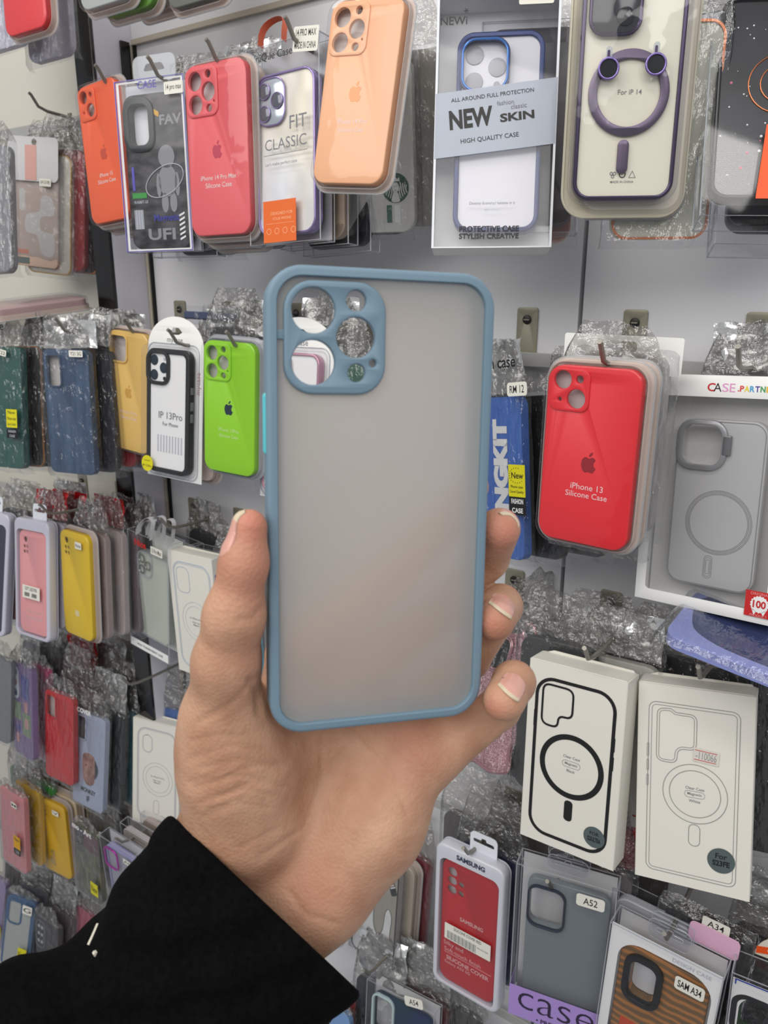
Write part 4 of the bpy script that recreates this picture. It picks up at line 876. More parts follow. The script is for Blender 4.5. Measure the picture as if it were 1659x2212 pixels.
m = MB(); m.box(-W/2, W/2, -H/2, -H/2+.040, .0008, .0011, M('lilac_band', (168, 140, 208), .5)); m.box(-W/2-.0004, -W/2, -H/2, -H/2+.040, -.022, .0011, MC['lilac_band']); o = m.build('purple_band', t)
lettering(o, [('case', .000, -H/2+.024, .078, M('dark_violet_ink', (44, 30, 60), .5), -.012), ('• PREMIUM', -W*.02, -H/2+.0045, .034, MC['dark_violet_ink'], .02)], .0013)
def clip(par, W, H, D, w=.034, h=.020):
    m = MB()
    for e in (-D*.35, -D*.75): o_ = rrect(w, h, .006, 0, H/2+h/2-.002); s_ = t_slot(0, H/2+h*.42, w*.66, .004, .006); m.prism([o_, s_], e-.0004, e, CLEAR); m.loop_tube(o_, e, .0004, EDGE, 5); m.loop_tube(s_, e, .0004, EDGE, 5)
    return m.build('hang_tab', par)
clip(t, W, H, .024, .040, .018)
loc, rot, W, H = pose('a34')
t = thing('boxed_phone_case', loc, rot, 'orange striped case with black camera rim in white-framed clear box', 'phone case', 'boxed phone cases')
clear_box(t, W, H, .026)
m = MB(); fr = [(-W/2+.001, -H/2+.001), (W/2-.001, -H/2+.001), (W/2-.001, H/2-.001), (-W/2+.001, H/2-.001)]; m.prism([fr, rrect(W*.84, H*.90, .022, .002, -.004, 8)], -.0035, -.0028, CARD); m.build('card_frame', t)
MB().box(-W/2+.002, W/2-.002, -H/2+.002, H/2-.002, -.0255, -.025, MC['pale_back_card']).build('backing_card', t)
m, nt, out_ = newmat('orange_stripes'); b_ = nt.nodes.new('ShaderNodeBsdfPrincipled'); tc = nt.nodes.new('ShaderNodeTexCoord'); wv = nt.nodes.new('ShaderNodeTexWave'); cr = nt.nodes.new('ShaderNodeValToRGB')
wv.bands_direction = 'Z'; wv.inputs['Scale'].default_value = 38; wv.inputs['Distortion'].default_value = 4.0; wv.inputs['Detail'].default_value = 1
cr.color_ramp.elements[0].color = lin((112, 86, 56)); cr.color_ramp.elements[1].color = lin((176, 116, 62)); cr.color_ramp.elements[0].position = .3
nt.links.new(tc.outputs['Object'], wv.inputs[0]); nt.links.new(wv.outputs[0], cr.inputs[0]); nt.links.new(cr.outputs[0], b_.inputs[0]); b_.inputs['Roughness'].default_value = .4; nt.links.new(b_.outputs[0], out_.inputs[0])
cw, ch = W*.80, H*.87; cu, cv = .001, -.007; win = rrect(.024, .044, .008, cu-cw/2+.024, cv+ch/2-.034); MB().prism(win, -.0168, -.0163, MC['pale_window_card']).build('window_card', t)  # added card brightens the camera window, which the shaded backing leaves dark
mm = MB(); mm.prism([rrect(cw, ch, .012, cu, cv), win], -.016, -.006, m, .0014, 3); c = mm.build('phone_case', t)
m = MB(); m.prism([inset(win, -.0062), win], -.008, -.0015, M('black_rim', (20, 21, 24), .35), .0012); m.build('camera_rim', c)
m = MB(); RND = random.Random(5)
for k in range(10):
    u, v = -.028+RND.random()*.030, cv-.004-RND.random()*.05
    m.prism(rrect(.004+RND.random()*.008, .005+RND.random()*.010, .002, u, v), -.0061, -.0058+.00002*k, M('patch_%d' % (k % 3), [(38, 120, 110), (190, 70, 40), (222, 214, 190)][k % 3], .5))
m.box(.012, .032, cv+.012, cv-.014, -.0061, -.0055, M('dark_patch', (40, 34, 30), .5))
for k in range(6): m.tube([(.0145+k*.0028, cv+.011, -.0053), (.0162+k*.0028, cv+.0085, -.0053), (.0145+k*.0028, cv+.006, -.0053)], .0005, WHITE, 4)
m.build('printed_artwork', c)
sticker(t, W*.255, H*.355, .026, .0145, [('SAM A34', .8)], e=.0012, r=.003, bold=.02)
tfit(MB(), 'DESIGN CASE', W*.24, H/2-.0085, -.0024, .034, LGREY, .006).build('lettering', t)
clip(t, W, H, .026, .038, .022)
m = MB(); m.prism(rrect(.044, .022, .005, W*.33, H/2+.007), -.031, -.0304, M('pink_tag_card', (224, 178, 206), .5)); m.build('pink_tag', t)
loc, rot, W, H = pose('a34', .024, .038, .008)
t = thing('bagged_phone_case', loc, rot, 'black case with thick soft rim hanging behind the orange striped one', 'phone case', 'bagged phone cases')
c = phone_case(t, .078, .19, M('black_felt', (14, 14, 16), .9), 'none', D=.016, R=.020)
bag(t, .078, .19, .016, .014, 28, .9)
sticker(t, .010, .104, .024, .012, [('A34', .6)], e=.006, r=.002)
loc, rot, W, H = pose('corner')
t = thing('boxed_phone_case', loc, rot, 'dark green case in clear box with blue corner line at the photo edge', 'phone case', 'boxed phone cases')
clear_box(t, W, H, .026)
m = MB(); m.prism([[(-W/2+.001, -H/2+.001), (W/2-.001, -H/2+.001), (W/2-.001, H/2-.008), (-W/2+.001, H/2-.008)], rrect(W*.84, H*.86, .018, .002, -.010, 8)], -.0035, -.0028, CARD); m.build('card_frame', t)
m = MB(); m.box(-W/2+.003, W/2-.003, H/2-.0052, H/2-.0038, .0008, .0010, M('blue_line', (40, 60, 150), .5)); m.box(-W/2+.003, -W/2+.0042, H/2-.010, H/2-.0038, .0008, .0010, MC['blue_line']); m.build('printed_line', t)
win = rrect(.030, .042, .009, -.018, H/2-.048)
m = MB(); m.prism([rrect(W*.78, H*.82, .012, 0, -.012), win], -.016, -.006, M('dark_green_case', (34, 62, 34), .4), .0014); c = m.build('phone_case', t)
m = MB(); m.prism([inset(win, -.005), win], -.008, -.002, MC['black_rim'], .001); m.build('camera_rim', c)
l = [(W*.05+.030*math.cos(a), H/2+.030*math.sin(a)) for a in [math.pi*k/20 for k in range(21)]]
m = MB(); m.prism(l, -.030, -.0294, M('cream_tab', (222, 216, 200), .5)); o = m.build('round_tab', t)
m = MB(); m.prism([(W*.05-.029, H/2+.002), (W*.05+.02, H/2+.017), (W*.05+.02, H/2+.025), (W*.05-.029, H/2+.010)], -.0292, -.029, MC['vivid_orange']); m.tfit('ORIGINAL', W*.05-.004, H/2+.0135, -.0288, .034, M('soft_cream', (244, 214, 190), .5), .02, rot=.30); m.build('orange_band', o)
# rabbit case
t, c = bagged('bunny', 'white case printed with long-eared animal outlines, under the wrist', (170, 164, 154), 'none', .03, 31, R=.009, D=.010)
W, H = POSE['bunny'][6:]
MB().ring(rrect(W, H, .009, n=8), .0016, -.0002, .0006, INK).build('black_rim', c)
X = lambda f: (f-.5)*W
Y = lambda f: (.5-f)*H
bun = smooth_loop([(X(.02), Y(.98)), (X(.02), Y(.50)), (X(.28), Y(.60)), (X(.32), Y(.38)), (X(.40), Y(.30)), (X(.48), Y(.42)), (X(.50), Y(.62)), (X(.60), Y(.70)), (X(.70), Y(.62)), (X(.74), Y(.44)), (X(.82), Y(.38)), (X(.90), Y(.46)), (X(.88), Y(.66)), (X(.97), Y(.72)), (X(.97), Y(.98))], 4)
m = MB(); m.prism(bun, .0001, .0003, WHITE); m.ring(bun, .0008, .0002, .0005, INK)
m.prism(circ(X(.36), Y(.72), .0013, 12, .002), .0003, .0006, INK); m.prism(circ(X(.66), Y(.79), .0013, 12, .002), .0003, .0006, INK)
m.tube([(X(.48), Y(.80), .0005), (X(.5), Y(.84), .0005), (X(.54), Y(.84), .0005)], .0004, INK, 4); m.tube([(X(.5), Y(.84), .0005), (X(.49), Y(.87), .0005)], .0004, INK, 4)
m.prism(rpoly([(X(.42), Y(.22)), (X(.62), Y(.13)), (X(.74), Y(.22)), (X(.52), Y(.31))], .002), .0001, .0004, INK); m.prism(rpoly([(X(.70), Y(.02)), (X(.86), Y(.04)), (X(.98), Y(.20)), (X(.86), Y(.24))], .003), .0001, .0004, INK)
m.tfit('HI', X(.84), Y(.125), .0006, .011, WHITE, .03, rot=-.9)
for k in range(6): m.prism(circ(X(.50+.05*(k % 3)), Y(.21+.03*(k//3)), .0007, 8), .0004, .0006, WHITE)
m.build('printed_outline', c)
sticker(t, W*.30, H/2+.004, .024, .009, [('A14', .3)], e=.006, r=.003, rot=.3)
# bottom packs
loc, rot, W, H = pose('blister54')
t = thing('boxed_phone_case', loc, rot, 'clear pack with white camera window and dark blue case at the bottom edge', 'phone case', 'boxed phone cases')
clear_box(t, W, H, .020)
win = rrect(.030, .052, .008, -W*.27, H/2-.045)
m = MB(); m.prism([rrect(W*.88, H*.88, .012, 0, -.004), win], -.014, -.006, noisy('green_blue_case', (22, 60, 50), (34, 44, 96), 14, .4), .0012); c = m.build('phone_case', t)
m = MB(); m.prism([inset(win, -.003), win], -.008, -.003, M('pale_rim', (186, 206, 206), .3), .0008); m.build('camera_rim', c)
MB().box(-W/2+.002, W/2-.002, -H/2+.002, H/2-.002, -.0195, -.019, MC['pale_back_card']).build('backing_card', t)
sticker(t, W*.22, H/2+.004, .028, .013, [('A54', .5)], e=.003, r=.003, rot=.2)
bagged('sky6', 'sky blue bagged case below the sleeve cuff', (120, 166, 222), 'none', .02, 33)
bagged('sky6', 'red bagged case just behind the sky blue one below the cuff', (170, 36, 40), 'none', .02, 34, dx=.018, dy=.026)
# ------------------------------------------------------------ the bay beyond the black post
FLW = M('cream_print', (214, 210, 204), .5)
t, c = bagged('whitebag', 'beige case with pale looping print in a milky white bag', (200, 172, 154), 'none', .002, 41, R=.008, W=.080, bagmat=film('milky_bag', (238, 238, 240), .22, 1.6, .1, (60, .7, .004, 3)), H=.130)
W, H = POSE['whitebag'][6:]
c.location = (0, 0, -.016)
m = MB(); l = smooth_loop([(.030, .030), (.012, .032), (.008, .012), (-.014, .006), (-.016, -.016), (.004, -.022), (.012, -.045), (.032, -.048), (.034, -.02), (.012, -.014), (.012, .004), (.034, .008)], 4); m.prism(l, .0001, .0003, FLW); m.prism(rrect(.010, .030, .004, -.022, .026), .0001, .0003, FLW)
m.box(-.036, -.012, -.048, -.042, .0001, .0003, ORANGE); m.box(-.036, -.010, -.062, -.053, .0001, .0003, M('slate_label', (96, 106, 104), .5)); m.build('printed_loops', c)
m = MB(); m.prism([rrect(W*.98, .058, .008, .002, H/2-.022), circ(.004, H/2+.000, .0045, 16)], .0045, .0050, film('white_header', (240, 240, 242), .75, 1.2, .2, None, (222, 222, 224))); hd = m.build('white_header', t)
m = MB(); m.box(-.012, .008, H/2-.05, H/2-.004, .0051, .0053, M('pink_band', (206, 158, 150), .5)); m.build('pink_band', hd)
sticker(t, W*.28, H/2-.052, .020, .010, ['(A1218)'], e=.007)
t, c = bagged('silver1', 'silver grey case next to the milky white bag at the photo edge', (140, 142, 146), 'none', .03, 42)
t, c = bagged('navy', 'navy blue case in crinkled bag with silver header beside the black post', (48, 74, 108), 'slot', .040, 43, header=None, mat=noisy('navy_leather', (40, 66, 98), (62, 90, 124), 30, .45, stretch=(3, 1, .4), bump=(80, .4, .002, 3)), amp=1.5, R=.009)
W, H = POSE['navy'][6:]
crumple(t, -W*.48, W*.68, H/2+.002, H/2+.036, -.004, .004, 5, FOIL, taper=.0)
sticker(t, W*.34, H/2-.005, .022, .008, ['Y21 5G'], e=.007, r=.001)
t, c = bagged('teal', 'teal green case in crinkled bag with yellow label', (30, 88, 80), 'none', .045, 44, R=.009, amp=1.4)
W, H = POSE['teal'][6:]
tfit(MB(), 'Case', W*.05, H/2+.026, .009, .030, INK, .01).build('lettering', t)
o = sticker(t, W*.36, -.013, .020, .024, [('New', .7), ('Phone case', .8), ('Good Quality', .8)], mat=YEL, e=.008, r=.0005, name='new_label'); o = sticker(t, W*.36, -.033, .020, .012, [('FASHION', .7), ('CASE', .5)], mat=INK, ink=LGREY, e=.008, r=.0005, name='black_label')
sticker(t, W*.16, H/2-.008, .018, .008, ['Y22'], e=.008, rot=-.2)
pb = at(60, 655, .62)
t = thing('bagged_phone_case', (pb.x-.01, .63, pb.z+.002), (math.radians(-84), math.radians(4), math.radians(-10)), 'pinkish pack lying flat on top of the teal bag', 'phone case', 'bagged phone cases')
phone_case(t, .078, .13, M('dusty_pink', (190, 160, 158), .4), 'none', D=.012); blister(t, .078, .13, .012)
# fourth row of the far bay
t, c = bagged('purple4', 'purple patterned case with pale camera panel in the far bay', (124, 96, 150), 'none', .03, 51)
W, H = POSE['purple4'][6:]
m = MB(); RND = random.Random(9)
m.prism(rrect(.022, .058, .010, -W*.30, H*.28), .0001, .0010, M('pale_panel', (206, 214, 226), .4), .0004)
for k in range(3): m.prism(circ(-W*.30, H*.28+.018-.018*k, .006, 18), .001, .0014, M('panel_lens_%d' % k, [(44, 78, 92), (140, 84, 90), (58, 62, 110)][k], .2))
m.build('camera_panel', c)
m = MB()
for (u, v, w, h, i) in ((.012, .042, .030, .040, 0), (-.018, -.004, .026, .030, 1), (.016, -.022, .030, .040, 1), (.014, .008, .012, .018, 2), (.016, -.020, .014, .018, 2), (-.020, -.052, .012, .016, 2), (-.016, -.034, .016, .010, 0)):
    m.prism(rrect(w, h, .003, u, v), .0001, .0003+.00003*i*5, M('block_print_%d' % i, [(64, 66, 150), (126, 150, 110), (206, 150, 150)][i], .5))
m.build('block_print', c)
bagged('purple4', 'magenta pink case just behind the purple patterned one', (200, 70, 130), 'none', .02, 52, dx=.002, dy=.026, dz=-.014)
t, c = bagged('grey4', 'translucent grey case with dark violet lower half at the photo edge', (128, 134, 138), 'none', .03, 53)
t, c = bagged('red4', 'bright red case with camera slot in clear bag, far bay', (206, 36, 36), 'slot', .03, 54, R=.010)
t, c = bagged('ape4', 'pale blue case printed with a brown animal portrait in clear bag', (172, 182, 206), 'slot', .04, 55, R=.009, inner=M('grey_slot_back', (150, 156, 156), .5))
W, H = POSE['ape4'][6:]
m = MB(); BRN = noisy('brown_fur_print', (122, 84, 74), (186, 146, 134), 60, .6); m.prism(smooth_loop([(-.014, -.004), (-.012, .010), (.0, .014), (.014, .010), (.016, -.006), (.016, -.032), (.004, -.042), (-.010, -.034)], 4), .0001, .0003, BRN)
m.prism(smooth_loop([(.014, .006), (.024, -.006), (.022, -.020), (.014, -.026)], 4), .0001, .00025, M('dark_shade', (52, 54, 62), .5)); m.prism(circ(-.005, -.008, .0015, 8), .0003, .0004, INK); m.prism(circ(.007, -.008, .0015, 8), .0003, .0004, INK)
m.tfit('MONKEY', .002, -.052, .0003, .036, INK, .03, h=.008); m.tfit('IF', .002, -.066, .0003, .007, INK, .03, h=.010); m.build('printed_portrait', c)
lettering(t, [('COVER', -W*.06, H/2+.006, .034, WHITE, .03)], .008)
# fifth and sixth rows of the far bay
t, c = bagged('pink5', 'salmon pink case with orange label low in the far bay', (230, 140, 144), 'none', .02, 61, R=.010)
W, H = POSE['pink5'][6:]
o = sticker(t, W*.30, -.012, .020, .026, [('New', .7), ''], mat=M('orange_sticker', (214, 158, 20), .5), e=.007, r=.0005, name='new_label'); sticker(t, W*.30, -.032, .020, .012, [('CASE', .6)], mat=INK, ink=LGREY, e=.007, r=.0005, name='black_label'); sticker(t, W*.24, H*.40, .016, .010, ['M'], e=.007)
t, c, W, H = sil_quad('yellow5', 'small golden yellow case low in the far bay', (222, 176, 34), sticker_t='V')
t, c = bagged('grass5', 'dark case with grassy print and plum top low in the far bay', (60, 62, 44), 'none', .02, 63, mat=noisy('grassy_print', (48, 50, 34), (112, 108, 70), 40, .4, stretch=(4, 1, .8)))
W, H = POSE['grass5'][6:]
m = MB(); m.box(-W/2+.002, W/2-.002, H*.22, H/2-.006, .0001, .0003, M('plum_print', (96, 54, 66), .4)); m.prism(rrect(.022, .050, .008, -W*.26, H*.30), .0002, .0008, M('dark_cam_panel', (26, 28, 30), .2))
for k in range(3):
    for j in (0, 1): m.loop_tube(circ(-W*.26-.005+.010*j, H*.30+.014-.014*k, .0036, 12), .0009, .0007, GREY, 5)
m.build('printed_artwork', c); lettering(t, [('mo - Art', .000, H/2+.004, .052, WHITE, .03)], .008)
sticker(t, W*.36, -H*.24, .020, .026, ['New'], mat=YEL, e=.007, r=.0005, name='new_label')
loc, rot, W, H = pose('clear5')
t = thing('boxed_phone_case', loc, rot, 'clear lavender case with magenta camera rim beside the black sleeve', 'phone case', 'boxed phone cases')
clear_box(t, W, H, .020)
c = frame_case(t, W*.86, H*.84, M('lavender_rim', (150, 150, 190), .3), M('misty_back', (160, 160, 172), .35), -.004, .010, .004, .012, 0, -.004)
m = MB(); m.loop_tube(rrect(.030, .040, .009, -W*.25, H*.24), -.002, .0016, M('magenta_metal', (190, 40, 170), .2, .6), 7); m.build('camera_rim', c)
sticker(t, W*.28, H*.36, .018, .010, ['A5'], e=.001); MB().box(-W/2+.002, W/2-.002, -H/2+.002, H/2-.002, -.0195, -.019, MC['pale_back_card']).build('backing_card', t)
MB().box(-W*.3, -W*.05, -H*.20, -H*.13, .0007, .0009, GREY).build('grey_label', t)
t, c = bagged('blue6', 'clear-backed case with blue rim and yellow label at the lowest far row', (62, 98, 140), 'none', .02, 65)
W, H = POSE['blue6'][6:]
MB().prism(rrect(W*.80, H*.90, .008, -.001, -.004), .0001, .0004, M('milky_case_back', (184, 188, 184), .35)).build('clear_back', c)
win = rrect(.026, .046, .007, -W*.16, H*.29); m = MB(); m.prism([inset(win, -.004), win], .0004, .0016, MC['bagged_blue6_62_98_140'], .0005); m.build('camera_rim', c)
sticker(t, W*.32, H*.40, .022, .018, ['G'], e=.008); sticker(t, W*.30, -H*.24, .020, .030, ['New'], mat=YEL, e=.008, r=.0005, name='new_label')
t, c = bagged('black6', 'black case with pink drawing at the lowest far row beside the sleeve', (34, 30, 32), 'none', .03, 66)
W, H = POSE['black6'][6:]
m = MB(); m.loop_tube(rrect(.026, .058, .010, -W*.24, H*.27), .0004, .0009, GREY, 5)
for k in range(3):
    for j in (0, 1): m.prism(circ(-W*.24-.005+.010*j, H*.27+.016-.016*k, .0036, 12), .0003, .0006, LGREY)
m.tube([(-.02+.004*k, -.010-.006*k+.004*math.sin(k*1.7), .0004) for k in range(8)], .0012, M('pink_drawing', (206, 90, 122), .4), 5); m.loop_tube(circ(.014, -.052, .006, 18), .0004, .001, MC['pink_drawing'], 5); m.build('printed_drawing', c)
t, c = bagged('lav6', 'lavender case at the very edge of the lowest far row', (156, 140, 186), 'none', .02, 67)
W, H = POSE['lav6'][6:]; sticker(t, W*.34, -H*.22, .018, .026, ['New'], mat=YEL, e=.007, r=.0005, name='new_label')
# packs of the row above, seen from below
for i, (px, py, y, w, col, lab, kind) in enumerate(((62, 72, .60, .074, (226, 62, 66), 'red silicone case hanging in the row above, beyond the post', 'b'), (15, 108, .63, .08, (200, 198, 214), 'pale lavender boxed pack behind the red case of the row above', 'x'), (112, 130, .66, .08, (184, 180, 196), 'dusky lavender pack third behind the red case of the row above', 'x'),
      (232, 14, .60, .074, (176, 182, 178), 'grey green pack bottom at the top edge above the orange case', 'b'), (282, 30, .62, .076, (96, 150, 50), 'leaf green pack bottom at the top edge above the purple-bordered box', 'b'), (352, 26, .65, .078, (176, 160, 140), 'tan pack bottom at the top edge beside the leaf green one', 'b'), (425, 10, .63, .074, (104, 108, 98), 'olive grey pack bottom at the top edge above the coral pink case', 'b'))):
    b_ = at(px, py, y); H = .15
    t = thing('silicone_case_pack', (b_.x, y, b_.z+H/2), eul(4, -4, -2), lab, 'phone case', 'packs of the row above')
    phone_case(t, w, H, M('upper_%d' % i, col, .42), 'none' if kind == 'x' else 'duo')
    if kind == 'b': blister(t, w, H)
    else: bag(t, w, H, .01, .01, 70+i, .9)
# ------------------------------------------------------------ packs hanging behind the front ones, hook by hook
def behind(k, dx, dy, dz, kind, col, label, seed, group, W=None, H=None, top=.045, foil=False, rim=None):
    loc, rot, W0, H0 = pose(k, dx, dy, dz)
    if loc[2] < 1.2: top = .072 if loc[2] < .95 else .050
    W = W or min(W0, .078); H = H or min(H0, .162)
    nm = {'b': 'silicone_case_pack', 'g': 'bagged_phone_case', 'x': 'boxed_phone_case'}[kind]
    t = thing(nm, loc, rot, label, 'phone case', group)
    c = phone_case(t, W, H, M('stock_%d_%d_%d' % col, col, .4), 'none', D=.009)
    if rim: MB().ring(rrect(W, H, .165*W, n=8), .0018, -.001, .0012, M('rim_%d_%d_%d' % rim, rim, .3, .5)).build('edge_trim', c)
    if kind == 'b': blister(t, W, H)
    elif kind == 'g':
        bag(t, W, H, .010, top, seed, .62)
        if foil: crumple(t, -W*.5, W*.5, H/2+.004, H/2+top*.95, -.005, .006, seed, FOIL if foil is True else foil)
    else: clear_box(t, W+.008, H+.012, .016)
G = 'packs hanging behind others'
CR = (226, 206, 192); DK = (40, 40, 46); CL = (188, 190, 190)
RED_FOIL = M('red_foil', (186, 22, 28), .3, .4, bump=(60, .6, .004, 3)); BLKFILM = M('black_film', (26, 26, 28), .3)
